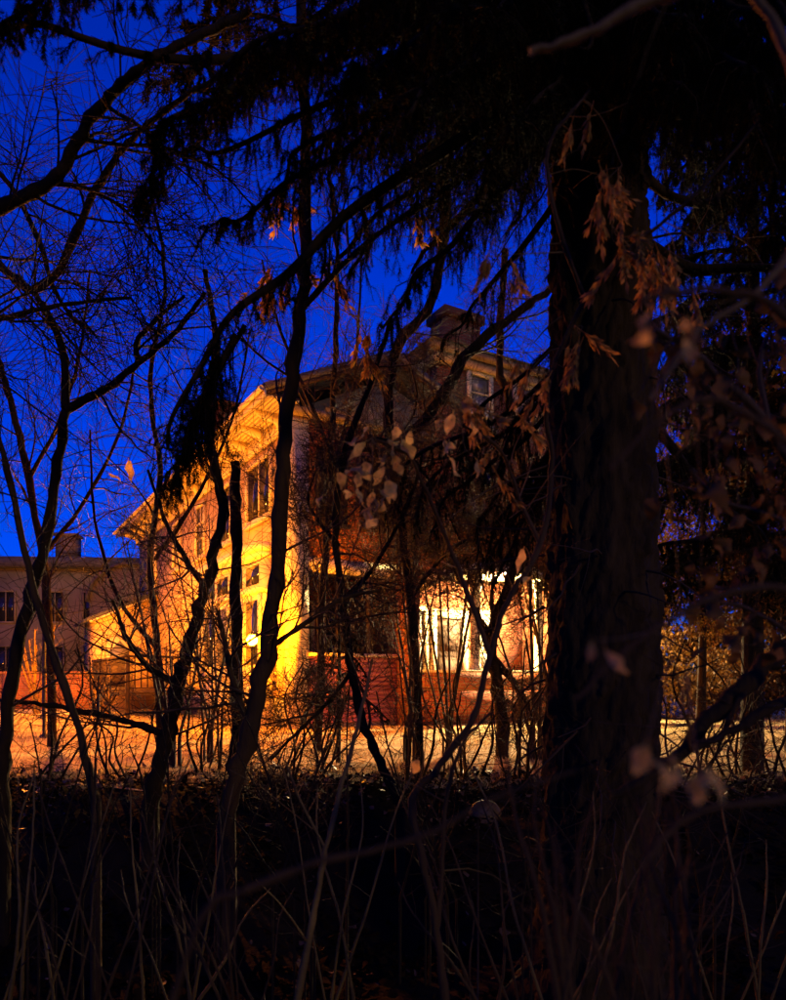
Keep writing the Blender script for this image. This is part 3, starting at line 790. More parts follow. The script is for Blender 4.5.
PL['O'] = plant('bare_tree', 'bare tree with upright twigs in front of the roof ridge, middle', 'tree', [
    ('trunk', [(318, 740, 12), (322, 600, 12), (330, 480, 12), (334, 380, 12), (337, 300, 12), (334, 200, 12)], 9, 4),
    ('branch', [(330, 480, 12), (352, 400, 12), (358, 330, 12), (362, 260, 12)], 5, 2),
    ('branch', [(330, 450, 12), (305, 390, 12), (280, 330, 12), (262, 260, 12)], 5, 2),
], 24, twigs=(15, 1.3, 2), rmin=0.0045)
PL['P'] = plant('bare_tree', 'bare tree between the porch arch and the big spruce trunk', 'tree', [
    ('trunk', [(505, 770, 11), (498, 690, 11), (492, 640, 11), (508, 585, 11), (525, 530, 11), (520, 450, 11), (500, 360, 11), (505, 250, 11)], 14, 6),
    ('branch', [(492, 640, 11), (470, 600, 11), (452, 560, 11), (436, 500, 11)], 7, 3),
    ('branch', [(495, 660, 11), (520, 690, 11), (532, 720, 11)], 8, 5),
    ('branch', [(494, 645, 11), (492, 600, 11), (494, 560, 11), (488, 500, 11)], 5, 2),
], 25, twigs=(12, 1.0, 3), rmin=0.004)
PL['Q'] = plant('bare_tree', 'thick black limb crossing low over the lit lawn at the right edge', 'tree', [
    ('trunk', [(1010, 1050, 1.9), (960, 760, 1.9), (900, 590, 1.8)], 60, 40),
    ('branch', [(905, 600, 1.8), (830, 640, 1.75), (786, 650, 1.7), (740, 690, 1.65), (690, 740, 1.6), (650, 775, 1.6), (610, 795, 1.6)], 26, 9),
    ('branch', [(760, 672, 1.68), (730, 715, 1.6), (715, 760, 1.55)], 7, 3),
    ('branch', [(905, 600, 1.8), (850, 680, 1.7), (786, 700, 1.6), (735, 728, 1.55), (690, 750, 1.5)], 15, 8),
], 26, 'bark', twigs=(4, 0.25, 1), rmin=0.0016)

# low tangled shrubs along the lawn edge, one by one
rs = Rnd(77)
low = [(-20, 9.0, 'dense low bare shrub at the far left end of the lawn edge'), (45, 8.6, 'low bare shrub between the leftmost trunk and the reddish stem'),
       (118, 8.8, 'low tangled shrub in front of the timber deck'), (205, 9.2, 'low bare shrub under the crooked dark trunk'),
       (285, 8.7, 'low bare shrub just right of the leaning brown trunk'), (325, 9.3, 'low bare shrub in front of the red porch boards'),
       (415, 8.8, 'low bare shrub at the foot of the bowed sapling, right side'), (465, 9.0, 'low bare shrub below the arched porch'),
       (525, 8.7, 'low bare shrub against the left foot of the spruce trunk'), (690, 8.4, 'low bare shrub just right of the spruce trunk'),
       (735, 8.9, 'low bare shrub silhouetted on the lit lawn at right'), (785, 8.5, 'low bare shrub at the right edge of the lit lawn')]
for i, (px, d, lab) in enumerate(low):
    stems = []
    for k in range(rs.randint(4, 6)):
        x0 = px + rs.uniform(-14, 14); lean = rs.uniform(-55, 55); h = rs.uniform(60, 150)
        d2 = d + rs.uniform(-0.5, 0.5)
        stems.append(('stem', [(x0, 786, d), (x0 + lean*0.35, 786 - h*0.35, d2), (x0 + lean*0.6 + rs.uniform(-14, 14), 786 - h*0.7, d2), (x0 + lean + rs.uniform(-14, 14), 786 - h, d2)], rs.uniform(2.2, 4.0), 1.4))
    plant('bare_shrub', lab, 'shrub', stems, 100 + i, 'bark', 'twig', (6, 0.65, 2), 'low shrubs along the lawn edge', 0.34, 0.03, 0.0042, 0.8, 5, 0.1, 4, 0.6)

# dark stalks in the foreground undergrowth
fg = [(30, 3.6, 'thin dark stalks in the lower left corner'), (95, 2.6, 'two crossed reddish stalks low at left', ), (165, 4.2, 'thin stalks on the dark bank below the crooked trunk'),
      (250, 3.4, 'cluster of thin pale stalks low in the middle left'), (345, 4.0, 'thin stalks behind the straight pale stem'),
      (500, 3.2, 'thin stalks right of the forked pale sapling'), (570, 2.4, 'pale stalks at the foot of the spruce trunk'), (655, 2.2, 'blurred pale stalks below the spruce trunk at right'), (745, 3.2, 'thin dark stalks in the lower right corner')]
fg2 = [(60, 5.0, 'tall thin dark stalks crossing the lawn strip at far left'), (190, 5.4, 'tall thin dark stalks under the crooked trunk, crossing the lawn strip'), (310, 5.0, 'tall thin dark stalks crossing the lawn strip left of the bowed sapling'), (425, 5.6, 'tall thin dark stalks crossing the lawn strip below the porch arch'), (562, 4.2, 'tall thin dark stalks beside the left edge of the spruce trunk'), (700, 5.2, 'tall thin dark stalks crossing the lawn strip right of the spruce trunk'), (600, 1.0, 'blurred brown stalks close to the lens over the spruce foot, left ones'), (680, 0.95, 'blurred brown stalks close to the lens over the spruce foot, right ones')]
for i, (px, d, lab) in enumerate(fg2):
    stems = []; near = d < 2
    for k in range(7):
        x0 = px + rs.uniform(-40, 40); lean = rs.uniform(-80, 80); h = rs.uniform(140, 300) if near else rs.uniform(90, 215)
        y0 = 1010 if near else 900
        stems.append(('stem', [(x0, y0, d), (x0 + lean*0.4, y0 - h*0.4, d), (x0 + lean*0.75 + rs.uniform(-10, 10), y0 - h*0.75, d+0.05), (x0 + lean, y0 - h, d+0.1)], rs.uniform(4, 8) if near else rs.uniform(1.8, 3.2), 1.4))
    plant('weed_stalks', lab, 'weeds', stems, 250 + i, 'bark_brown' if near else 'bark', 'bark_brown' if near else 'bark', (4, 0.12, 0) if near else (6, 0.4, 1), 'stalks in the dark undergrowth', 0.3, 0.05, 0.0012 if near else 0.0024, 0.8, 5)
for i, (px, d, lab) in enumerate(fg):
    stems = []
    for k in range(rs.randint(4, 7)):
        x0 = px + rs.uniform(-30, 30); lean = rs.uniform(-90, 90); h = rs.uniform(120, 260)
        stems.append(('stem', [(x0, 1010, d), (x0 + lean*0.4, 1010 - h*0.4, d), (x0 + lean*0.75 + rs.uniform(-10, 10), 1010 - h*0.75, d+0.1), (x0 + lean, 1010 - h, d+0.2)], rs.uniform(2.2, 4.2), 1.3))
    plant('weed_stalks', lab, 'weeds', stems, 200 + i, 'bark_brown' if i % 2 else 'twig_pale', 'twig', (4, 0.22, 1), 'stalks in the dark undergrowth', 0.3, 0.05, 0.0014, 0.8, 5)

# tall twiggy shrubs in front of the unlit brick front
tall = []
tall += [(172, 9.8, 'tall bare thicket shrub behind the crooked dark trunk'), (212, 10.6, 'tall bare thicket shrub in front of the lamplit bay'), (412, 10.6, 'tall bare thicket shrub between bowed sapling and porch arch'), (446, 11.4, 'tall bare thicket shrub at the left end of the porch arch'), (538, 10.8, 'tall bare thicket shrub against the spruce trunk, left side'), (562, 12.5, 'tall bare thicket shrub half hidden by the spruce trunk')]
for i, (px, d, lab) in enumerate(tall):
    stems = []
    for k in range(6):
        x0 = px + rs.uniform(-8, 8); lean = rs.uniform(-55, 55); h = (rs.uniform(150, 350) if px > 280 else rs.uniform(110, 230))
        stems.append(('stem', [(x0, 738, d), (x0 + lean*0.4, 738 - h*0.4, d), (x0 + lean*0.7, 738 - h*0.7, d+0.2), (x0 + lean, 738 - h, d+0.3)], rs.uniform(2.4, 4), 1.0))
    plant('tall_shrub', lab, 'shrub', stems, 300 + i, 'twig', 'twig', (9, 1.2, 3) if px > 280 else (8, 0.9, 2), 'tall shrubs before the house front', 0.34, 0.02, 0.0038, 0.8, 5, 0.38)
for i, (px, d, h, lab) in enumerate([(36, 25.5, 90, 'small bare shrub lit bright orange by the garden wall at left'), (105, 24.5, 50, 'small bare shrub beside the deck posts')]):
    stems = []
    for k in range(9):
        x0 = px + rs.uniform(-4, 4); lean = rs.uniform(-22, 22); hh = h * rs.uniform(0.6, 1.1)
        stems.append(('stem', [(x0, 712, d), (x0 + lean*0.4, 712 - hh*0.4, d), (x0 + lean, 712 - hh, d+0.2)], 2.4, 1.2))
    plant('small_shrub', lab, 'shrub', stems, 400 + i, 'twig_pale', 'twig_pale', (7, 0.7, 1), None, 0.3, 0.06, 0.008, 0.8, 5)

# ------------------------------------------------------------------ spruce: trunk, boughs with hanging needles
spx, spd = 597, 5.0
sbase = at(spx, 800, spd); sbase[2] = ground_z(sbase[0], sbase[1])
spruce = empty('spruce_tree', sbase, 'huge dark spruce with thick rough trunk and drooping black boughs filling the top', 'tree')
prof = []
nz, ns = 420, 120
zz = np.linspace(-0.1, 13, nz) ; th = np.arange(ns) * 2 * math.pi / ns
rt = 0.385 * np.clip(1 - zz / 21.0, 0.05, 1) + 0.20 * np.exp(-np.maximum(zz, 0) / 0.32)
rr = np.random.default_rng(8)
# scaly bark: cells of random height in a sheared grid, with grooves
TH, ZZ = np.meshgrid(th, zz)
cells = rr.random((400, 64))
def plates(su, sv):
    a = TH / (2*math.pi) * su; b = ZZ * sv + 0.6*np.sin(TH*5) + 0.3*np.sin(TH*11+2)
    ia = np.floor(a + 0.5*(np.floor(b) % 2)).astype(int); ib = np.floor(b).astype(int)
    fa = (a + 0.5*(np.floor(b) % 2)) - ia; fb = b - ib
    edge_ = np.minimum(np.minimum(fa, 1-fa), np.minimum(fb, 1-fb))
    return cells[ib % 400, ia % 64] * np.clip(edge_*5, 0, 1)
flare = 1 + 0.22 * np.exp(-np.maximum(ZZ, 0)/0.35) * np.sin(TH*5+0.7)
Rr = rt[:, None] * flare + 0.045 * plates(18, 5) + 0.02 * plates(37, 13) + 0.012 * rr.random(TH.shape) + 0.012 * np.sin(TH*9 + 2*np.sin(ZZ*1.3)) 
V = np.stack([Rr*np.cos(TH) + 0.04*np.sin(ZZ*0.5), Rr*np.sin(TH), ZZ], -1).reshape(-1, 3)
i = np.arange(nz-1)[:, None]*ns; k = np.arange(ns)[None]; k1 = (k+1) % ns
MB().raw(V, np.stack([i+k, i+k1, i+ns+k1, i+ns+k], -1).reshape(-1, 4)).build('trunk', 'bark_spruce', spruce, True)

def needles_for(stP, stD, R, nl=0.020, nw=0.0032, per=3):
    """needle triangles round stations (positions, directions)"""
    n = len(stP); out = []
    for q in range(per):
        v = R.normal(size=(n, 3)); v -= stD * np.sum(v*stD, 1)[:, None]; v /= np.linalg.norm(v, axis=1)[:, None] + 1e-9
        ln = nl * (0.7 + 0.6*R.random(n))[:, None]
        tip = stP + (v * 0.85 + stD * 0.5) * ln
        s_ = np.cross(v, stD) * nw * 0.5
        out.append(np.stack([stP - s_, stP + s_, tip], 1))
    return np.concatenate(out)

dead = MB(); RD = Rnd(33)
for k_ in range(70):
    z_ = RD.uniform(0.5, 6.0); a_ = RD.uniform(0, 6.28); p_ = np.array([math.cos(a_)*0.36, math.sin(a_)*0.36, z_])
    grow(dead, p_, np.array([math.cos(a_), math.sin(a_), RD.uniform(-0.5, 0.2)]), RD.uniform(0.25, 1.1), 0.009, 1, RD, 0.3, -0.03, 4, 0.5, 0.0022)
dead.build('dead_twigs', 'twig', spruce, False, 'stuff')

def bough(pl, w0, w1, parent, org, seed, dens=1.0, droop=1.0, blen=0.42, world=False, nl=0.024, nw=0.0042, per=4):
    R = np.random.default_rng(seed)
    P = spline(np.array(pl) if world else np.array([at(*p) for p in pl]), 8)
    tt = np.linspace(0, 1, len(P)); Lg = np.linalg.norm(P[-1]-P[0])
    for ax in range(3):
        P[:, ax] += Lg * tt * (0.018*np.sin(tt*R.uniform(5, 9)+R.uniform(0, 6)) + 0.010*np.sin(tt*R.uniform(14, 24)+R.uniform(0, 6)))
    w_ = np.linspace(w0, w1, len(P)) * 0.5 / F * np.maximum(1.5, np.abs(P[:, 1]))
    m = MB().tube(P - org, w_, 6)
    seg = np.linalg.norm(np.diff(P, axis=0), axis=1); cum = np.concatenate([[0], np.cumsum(seg)]); L = cum[-1]
    nb_ = int(L / 0.045 * dens)
    stP, stD = [], []
    for b in range(nb_):
        t = L * (0.16 + 0.84 * (b + R.random()) / nb_)
        i_ = min(len(P)-2, int(np.searchsorted(cum, t) - 1)); i_ = max(0, i_)
        f = (t - cum[i_]) / (seg[i_] + 1e-9)
        q = P[i_] + (P[i_+1]-P[i_]) * f; tg = unit(P[i_+1]-P[i_])
        side = unit(np.cross(tg, [0, 0, 1])) * (1 if b % 2 else -1)
        tl = blen * (0.55 + 0.75*R.random()) * (1.1 - 0.6 * t / L)
        d = unit(side * (0.75 + 0.3*R.normal()) + tg * (0.55 + 0.3*R.normal()) + np.array([0, 0, -0.15]) + 0.25*R.normal(size=3))
        nn = 6; pts = [q]
        for s_ in range(nn):
            d = unit(d + np.array([0, 0, -0.32*droop]) + 0.16*R.normal(size=3))
            pts.append(pts[-1] + d * tl / nn)
        pts = np.array(pts)
        m.tube(pts[::2] - org, (0.004, 0.003, 0.002, 0.0015), 3, False)
        fine = lin(pts, 5)
        stP.append(fine[1:] - org); stD.append(np.diff(fine, axis=0))
        # secondary hanging sprays
        for s2 in range(3):
            j = R.integers(1, nn)
            d2 = unit((pts[j]-pts[j-1]) / (tl/nn) + 0.9*R.normal(size=3)); l2 = tl * 0.45 * (0.6 + 0.6*R.random())
            p2 = [pts[j]]
            for s_ in range(4):
                d2 = unit(d2 + np.array([0, 0, -0.4*droop])); p2.append(p2[-1] + d2*l2/4)
            f2 = lin(p2, 4)
            stP.append(f2[1:] - org); stD.append(np.diff(f2, axis=0))
    SP = np.concatenate(stP); SD = np.concatenate(stD); SD /= np.linalg.norm(SD, axis=1)[:, None] + 1e-9
    o = m.build('bough', 'bark', parent)
    T = needles_for(SP, SD, R, nl, nw, per)
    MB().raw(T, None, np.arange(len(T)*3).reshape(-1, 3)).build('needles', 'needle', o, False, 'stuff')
    return o

BO = [  # main boughs seen in the photograph
    ([(590, -60, 5), (450, 10, 4.6), (300, 42, 4.2), (180, 46, 3.9), (60, 49, 3.7), (-30, 47, 3.6)], 18, 8, 0.45, 0.9, 0.20),
    ([(580, -60, 5), (420, -10, 4.5), (310, 40, 4.1), (235, 90, 3.8), (180, 140, 3.6), (130, 168, 3.5)], 14, 5, 2.6, 0.8, 0.28),
    ([(580, 60, 5), (470, 130, 4.7), (360, 205, 4.4), (290, 275, 4.2), (235, 335, 4.1), (180, 392, 4.0), (150, 440, 3.95)], 18, 6, 1.0, 1.0, 0.34),
    ([(235, 335, 4.1), (212, 380, 4.1), (190, 430, 4.1), (165, 478, 4.1)], 8, 3, 3.0, 1.2, 0.34),
    ([(245, 325, 4.2), (225, 360, 4.25), (205, 400, 4.3), (185, 440, 4.3)], 7, 3, 3.0, 1.3, 0.36),
    ([(575, 20, 5), (450, 90, 4.6), (340, 150, 4.3), (270, 195, 4.1), (215, 232, 4.0)], 13, 5, 1.2, 0.9, 0.32),
    ([(575, -20, 5), (470, 30, 4.4), (380, 60, 3.9), (330, 80, 3.6)], 14, 6, 1.4, 1.0, 0.42),
    ([(580, 100, 5), (500, 190, 4.8), (430, 270, 4.6), (380, 330, 4.5)], 13, 5, 1.1, 1.2, 0.36),
    ([(610, -80, 5), (560, -40, 4.2), (500, -10, 3.4), (450, 30, 2.9)], 16, 7, 1.5, 1.0, 0.40),
    ([(615, -60, 5), (640, 0, 4.3), (660, 50, 3.7), (690, 90, 3.2)], 16, 7, 1.3, 1.0, 0.40),
    ([(620, 80, 5), (680, 110, 4.7), (740, 95, 4.4), (810, 80, 4.1)], 20, 9, 1.0, 1.0, 0.34),
    ([(620, 230, 5), (690, 268, 4.8), (745, 268, 4.6), (820, 272, 4.4)], 20, 10, 1.0, 1.1, 0.38),
    ([(620, 150, 5), (680, 200, 5.2), (740, 190, 5.4), (820, 150, 5.6)], 14, 7, 0.9, 1.0, 0.34),
    ([(625, 300, 5), (690, 370, 5.4), (745, 410, 5.8), (810, 430, 6.0)], 14, 6, 1.1, 1.1, 0.42),
    ([(625, 380, 5), (690, 470, 5.6), (740, 520, 6.0), (800, 560, 6.2)], 13, 5, 1.0, 1.1, 0.40),
    ([(570, 180, 5), (520, 250, 5.2), (480, 300, 5.5), (450, 330, 5.7)], 10, 4, 0.9, 1.2, 0.36),
    ([(600, -120, 5), (640, -60, 4), (720, -20, 3.4), (800, 20, 3.0)], 18, 8, 1.4, 1.0, 0.42),
    ([(600, -120, 5), (520, -80, 4), (420, -40, 3.3), (340, 0, 2.9)], 16, 8, 1.5, 1.0, 0.42),
    ([(575, -100, 5), (470, -60, 5.3), (380, -20, 5.6), (300, 20, 5.8), (240, 10, 6)], 15, 6, 1.4, 1.0, 0.5),
    ([(575, 0, 5), (500, 60, 5.6), (430, 110, 6.1), (370, 160, 6.5)], 14, 5, 1.5, 1.1, 0.55),
    ([(580, 90, 5), (530, 130, 5.7), (480, 190, 6.4), (430, 230, 7.0)], 13, 5, 1.4, 1.1, 0.55),
    ([(610, 0, 5), (660, 60, 5.7), (700, 130, 6.3), (730, 230, 6.8)], 14, 5, 1.4, 1.1, 0.55),
    ([(615, 200, 5), (670, 300, 5.9), (700, 360, 6.6), (715, 440, 7.2)], 12, 5, 1.3, 1.1, 0.55),
    ([(600, -30, 5), (570, 40, 4.2), (545, 90, 3.6), (520, 130, 3.2)], 14, 6, 1.6, 1.1, 0.42),
    ([(605, -30, 5), (640, 60, 4.4), (620, 130, 3.9), (600, 170, 3.6)], 14, 5, 1.2, 1.1, 0.36),
    ([(100, -60, 3.8), (50, -10, 3.6), (20, 15, 3.5), (-20, 40, 3.4)], 10, 5, 1.6, 1.0, 0.28),
    ([(450, -60, 4.4), (300, -40, 4.0), (220, -20, 3.8), (120, -30, 3.7), (60, -20, 3.6)], 12, 6, 1.4, 0.9, 0.26),
]
for i, b in enumerate(BO):
    bough(b[0], b[1]*0.8, b[2]*0.6, spruce, sbase, 500 + i, b[3], b[4], b[5]*1.25)
rb = Rnd(51)
for i in range(48):        # more boughs hanging into the top of the view
    px = rb.uniform(235, 800); py = rb.uniform(-60, 190) if px < 560 or px > 650 else rb.uniform(-60, 60); d = rb.uniform(3.0, 7.5)
    y0 = py - rb.uniform(40, 130)
    bough([(595, y0, 5), ((595+px)/2, (y0+py)/2 - 15, (5+d)/2), (px, py, d), (px + (px-595)*0.15, py + 35, d*1.02)], 9, 3, spruce, sbase, 800 + i, 1.15, 1.1, 0.46)
for i in range(14):        # hanging boughs between the chimney and the trunk
    px = rb.uniform(335, 540); py = rb.uniform(130, 270); d = rb.uniform(5.5, 8)
    bough([(590, py - 140, 5), ((595+px)/2, py - 80, (5+d)/2), (px, py, d), (px - 15, py + 35, d*1.02)], 8, 3, spruce, sbase, 860 + i, 0.9, 1.3, 0.5)
for i in range(11):        # sagging boughs before the dark upper front
    px = rb.uniform(410, 548); py = rb.uniform(430, 560); d = rb.uniform(5.5, 8)
    bough([(592, py - 150, 5), ((595+px)/2, py - 70, (5+d)/2), (px, py - 20, d), (px - 18, py + 30, d*1.02)], 6, 2.5, spruce, sbase, 1100 + i, 0.7, 1.3, 0.42)
for i in range(34):        # the rest of the crown, above the view and over the viewer
    a = i * 2.39996; z_ = 6.4 + 0.2 * i; L = 5.6 - 0.09 * i
    p0 = sbase + np.array([0, 0, z_]); dv = np.array([math.cos(a), math.sin(a), 0])
    if dv[1] > -0.5: z_ += 3.5; p0[2] += 3.5
    bough([p0, p0 + dv*L*0.5 + np.array([0, 0, 0.1]), p0 + dv*L + np.array([0, 0, -0.7])], 9, 3, spruce, sbase, 900 + i, 0.5, 1.0, 0.9, True, 0.07, 0.03, 3)

rsb = at(752, 750, 9.5); rsb[2] = 0
rsp = empty('spruce_tree', rsb, 'dense dark spruce standing at the right edge behind the lit lawn twigs', 'tree')
MB().tube(np.array([[0, 0, -0.05], [0.03, 0, 4], [0, 0, 10.5]]), [0.15, 0.11, 0.02], 9).build('trunk', 'bark', rsp, True)
for i in range(52):
    a = i * 2.39996; z_ = 2.3 + 0.15 * i; L = 2.3 - 0.028 * i
    p0 = rsb + np.array([0, 0, z_]); dv = np.array([math.cos(a), math.sin(a), 0])
    bough([p0, p0 + dv*L*0.5 + np.array([0, 0, 0.05]), p0 + dv*L + np.array([0, 0, -0.45])], 6, 2, rsp, rsb, 1000 + i, 1.1, 1.0, 0.65, True, 0.045, 0.013, 4)

# young spruce in the middle, only low drooping boughs
yb = at(338, 752, 10.5); yb[2] = ground_z(yb[0], yb[1])
ysp = empty('young_spruce', yb, 'young spruce with drooping dark boughs in front of the red porch boards', 'tree')
MB().tube(np.array([[0, 0, -0.05], [0.02, 0, 1.2], [0, 0.02, 2.6]]), [0.04, 0.03, 0.012], 7).build('trunk', 'bark', ysp, True)
for i in range(9):
    a = i * 2.4; z_ = 0.9 + 0.12 * i; L = 0.75 - 0.045*i
    p0 = yb + np.array([0, 0, z_])
    pts = [p0, p0 + np.array([math.cos(a)*L*0.5, math.sin(a)*L*0.5, 0.02]), p0 + np.array([math.cos(a)*L, math.sin(a)*L, -0.28])]
    bough(pts, 4, 1.5, ysp, yb, 600+i, 0.6, 0.6, 0.28, True, 0.024, 0.006)

# ------------------------------------------------------------------ trees that keep brown leaves, right background
def leafy(base_px, d, h, spread, n, lab, seed, lw=0.05, m='brown_leaf', kind='leafy_tree', skew=0.0, t0=0.34):
    R = Rnd(seed)
    b = at(base_px, 740, d); b[2] = 0
    e = empty(kind, b, lab, 'tree')
    P = spline(np.array([[0, 0, -0.1], [0.05, 0, h*0.3], [R.uniform(-.2, .2), 0.1, h*0.65], [skew*0.4, 0, h]]), 5)
    MB().tube(P, np.linspace(0.06*h/4, 0.012, len(P)), 7).build('trunk', 'bark', e, True)
    tw = MB(); tips = []
    side_shoots(tw, P, np.linspace(0.06*h/4, 0.012, len(P))*0.6, spread/0.5, 3, R, 0.3, -0.01, 15, 0.5, 0.004, 1.0, tips, 40, 85, t0)
    cr = tw.build('crown', 'twig', e, False)
    rn = np.random.default_rng(seed)
    T = np.array([t[0] for t in tips]); idx = rn.integers(0, len(T), n)
    c = T[idx] + rn.normal(0, 0.10, (n, 3))
    d1 = rn.normal(size=(n, 3)); d1[:, 2] -= 0.8; d1 /= np.linalg.norm(d1, axis=1)[:, None]
    d2 = np.cross(d1, rn.normal(size=(n, 3))); d2 /= np.linalg.norm(d2, axis=1)[:, None] + 1e-9
    s_ = lw * (0.6 + 0.8*rn.random(n))[:, None]
    V = np.stack([c - d1*s_, c + d2*s_*0.4, c + d1*s_, c - d2*s_*0.4], 1)
    k = np.arange(n)[:, None]*4
    MB().raw(V, None, np.concatenate([k+np.array([[0,1,2]]), k+np.array([[0,2,3]])])).build('leaves', m, cr, False, 'stuff')
    return e
leafy(700, 13, 6.5, 2.2, 9000, 'brown leafed tree right behind the spruce trunk', 701)
leafy(790, 12, 6.0, 2.2, 9000, 'brown leafed tree at the right edge above the lit lawn', 702)
leafy(745, 18, 8.5, 2.6, 6000, 'tall brown leafed tree behind the others at right', 703, 0.06)
for hi, (hpx, hd, hh) in enumerate([(668, 22, 3.6), (700, 23, 3.2), (735, 21.5, 3.4), (768, 23, 3.8), (800, 22, 3.3)]):
    leafy(hpx, hd, hh, 1.5, 5000, ['brown hedge shrub nearest the spruce trunk on its right', 'second brown hedge shrub right of the spruce trunk', 'middle brown hedge shrub beyond the lit lawn at right', 'brown hedge shrub beyond the lit lawn, next to the last', 'brown hedge shrub at the right edge beyond the lit lawn'][hi], 720 + hi, 0.08, kind='hedge_shrub', t0=0.05)
leafy(815, 10, 5.5, 2.0, 9000, 'brown leafed tree reaching in from the right edge, nearest of them', 708)
leafy(640, 20, 8.5, 2.5, 5000, 'brown leafed tree beyond the house end, behind the spruce trunk', 704, 0.06)


# ------------------------------------------------------------------ dry leaves and seed clusters hung on the stems
def leaf_mesh(name, ln, wd, m, curl, fold):
    us = np.linspace(0, 1, 9); V = []; Q = []
    for u in us:
        w_ = wd * math.sin(math.pi * min(1, u*0.92+0.06)) ** 0.8 * (1.1 - 0.3*u)
        y_ = curl * u*u*ln + 0.10*ln*math.sin(u*7+curl*9)
        for sgn in (-1, 0, 1):
            tw_ = u*curl*1.6; wx = w_*(1+0.18*math.sin(u*11+sgn*2)); V.append((sgn*wx*math.cos(tw_), y_ + abs(sgn)*fold*w_ + sgn*wx*math.sin(tw_), -u*ln - 0.012))
    for i in range(8):
        for j in range(2):
            Q.append((i*3+j, i*3+j+1, (i+1)*3+j+1, (i+1)*3+j))
    mb = MB().raw(V, Q)
    mb.tube([(0, 0, 0), (0, 0, -0.014)], 0.0009, 4)
    o = mb.build(name, m, None, True); me = o.data; bpy.data.objects.remove(o)
    return me
LM = [leaf_mesh('leaf', 0.052, 0.017, 'dry_leaf', 0.35, 0.5), leaf_mesh('leaf', 0.044, 0.015, 'dry_leaf', -0.3, 0.8), leaf_mesh('leaf', 0.060, 0.015, 'dry_leaf', 0.6, 0.3)]
def seeds_mesh(seed):
    R = Rnd(seed); mb = MB()
    mb.tube([(0, 0, 0), (0.004, 0, -0.05), (0, 0.003, -0.11)], 0.0012, 4)
    for k in range(26):
        z_ = -0.02 - 0.10*R.random(); a = R.uniform(0, 6.28); L = R.uniform(0.028, 0.042)
        d = unit(np.array([math.cos(a)*0.3, math.sin(a)*0.3, -1.0]) + R.vec()*0.12); s_ = unit(np.cross(d, R.vec())) * 0.0056
        p0 = np.array([0, 0, z_]); p1 = p0 + d*0.010
        mb.tube([p0, p1], 0.0006, 3, False)
        V = [p1, p1 + d*L*0.45 + s_, p1 + d*L, p1 + d*L*0.45 - s_, p1 + d*L*0.5 + np.cross(d, s_)*0.5]
        mb.raw(V, None, [(0, 1, 4), (1, 2, 4), (2, 3, 4), (3, 0, 4)])
    o = mb.build('seed_cluster', 'seed', None, False); me = o.data; bpy.data.objects.remove(o)
    return me
SM = [seeds_mesh(k) for k in range(4)]
def hang(plant_key, name, meshes, spots, seed, scale=1.0, jitter=18, tw_r=0.0013, m='twig_pale'):
    """attach pieces at (px,py,d) spots, each by its own thin stalk to the nearest stem point"""
    e, org, paths, _ = PL[plant_key]
    R = Rnd(seed); allp = np.concatenate([p for p, _w in paths]); st = MB()
    for (px, py, d, n) in spots:
        c = at(px, py, d)
        q = allp[np.argmin(np.linalg.norm(allp - c, axis=1))]
        mid = (q + c)/2 + np.array([0, 0, 0.10*np.linalg.norm(q-c)]) + R.vec()*0.01
        st.tube(spline(np.array([q, mid, c])-org, 5), np.linspace(tw_r*1.6, tw_r*0.8, 11), 4, False)
        for k in range(n):
            o = bpy.data.objects.new(name, R.choice(meshes)); C.objects.link(o); o.parent = e
            off = np.array([R.gauss(0, 1)*jitter, R.gauss(0, 1)*jitter*1.2, 0])
            p = at(px + off[0], py + off[1], d + R.gauss(0, 0.05))
            if n > 1:
                st.tube(spline(np.array([c, (c+p)/2 + R.vec()*0.01, p]) - org, 3), tw_r*0.7, 3, False)
            o.location = tuple(p - org)
            s_ = scale * R.uniform(0.75, 1.25)
            o.scale = (s_, s_, s_)
            o.rotation_euler = (R.gauss(0, 0.45), R.gauss(0, 0.45), R.uniform(0, 6.28))
    st.build('stalks', m, e, False, 'stuff')
hang('H', 'leaf', LM, [(358, 468, 2.25, 11), (380, 450, 2.2, 9), (405, 435, 2.25, 7), (370, 490, 2.2, 6), (440, 418, 2.3, 3), (462, 428, 2.3, 2), (490, 445, 2.4, 2), (345, 490, 2.2, 4), (432, 728, 2.3, 1), (530, 560, 2.5, 2)], 41, 1.0, 16)
hang('H', 'seed_cluster', SM, [(600, 175, 2.3, 6), (622, 165, 2.3, 3), (612, 225, 2.3, 3), (640, 238, 2.25, 6), (655, 255, 2.25, 5), (676, 262, 2.25, 3), (578, 335, 2.4, 4), (532, 370, 2.5, 4), (526, 395, 2.5, 3), (508, 265, 2.3, 3), (500, 455, 2.5, 2), (470, 400, 2.4, 3), (452, 395, 2.4, 2), (592, 105, 2.2, 2)], 42, 1.05, 9)
hang('E', 'seed_cluster', SM, [(290, 180, 5.9, 4), (288, 205, 5.9, 3), (268, 272, 5.9, 4), (282, 262, 5.9, 4), (256, 290, 5.9, 3), (416, 213, 6.2, 3), (372, 345, 6.2, 3), (366, 330, 6.2, 2), (332, 262, 6.0, 3)], 43, 2.1, 8, 0.003, 'twig')
hang('A', 'leaf', LM, [(108, 472, 5.8, 1), (130, 458, 5.5, 1)], 44, 2.0, 2, 0.003, 'twig')
hang('Q', 'leaf', LM, [(645, 745, 0.5, 2), (672, 755, 0.5, 3), (697, 768, 0.5, 3), (650, 330, 0.5, 2), (690, 330, 0.5, 2), (600, 640, 0.55, 2)], 45, 0.34, 9, 0.0007)

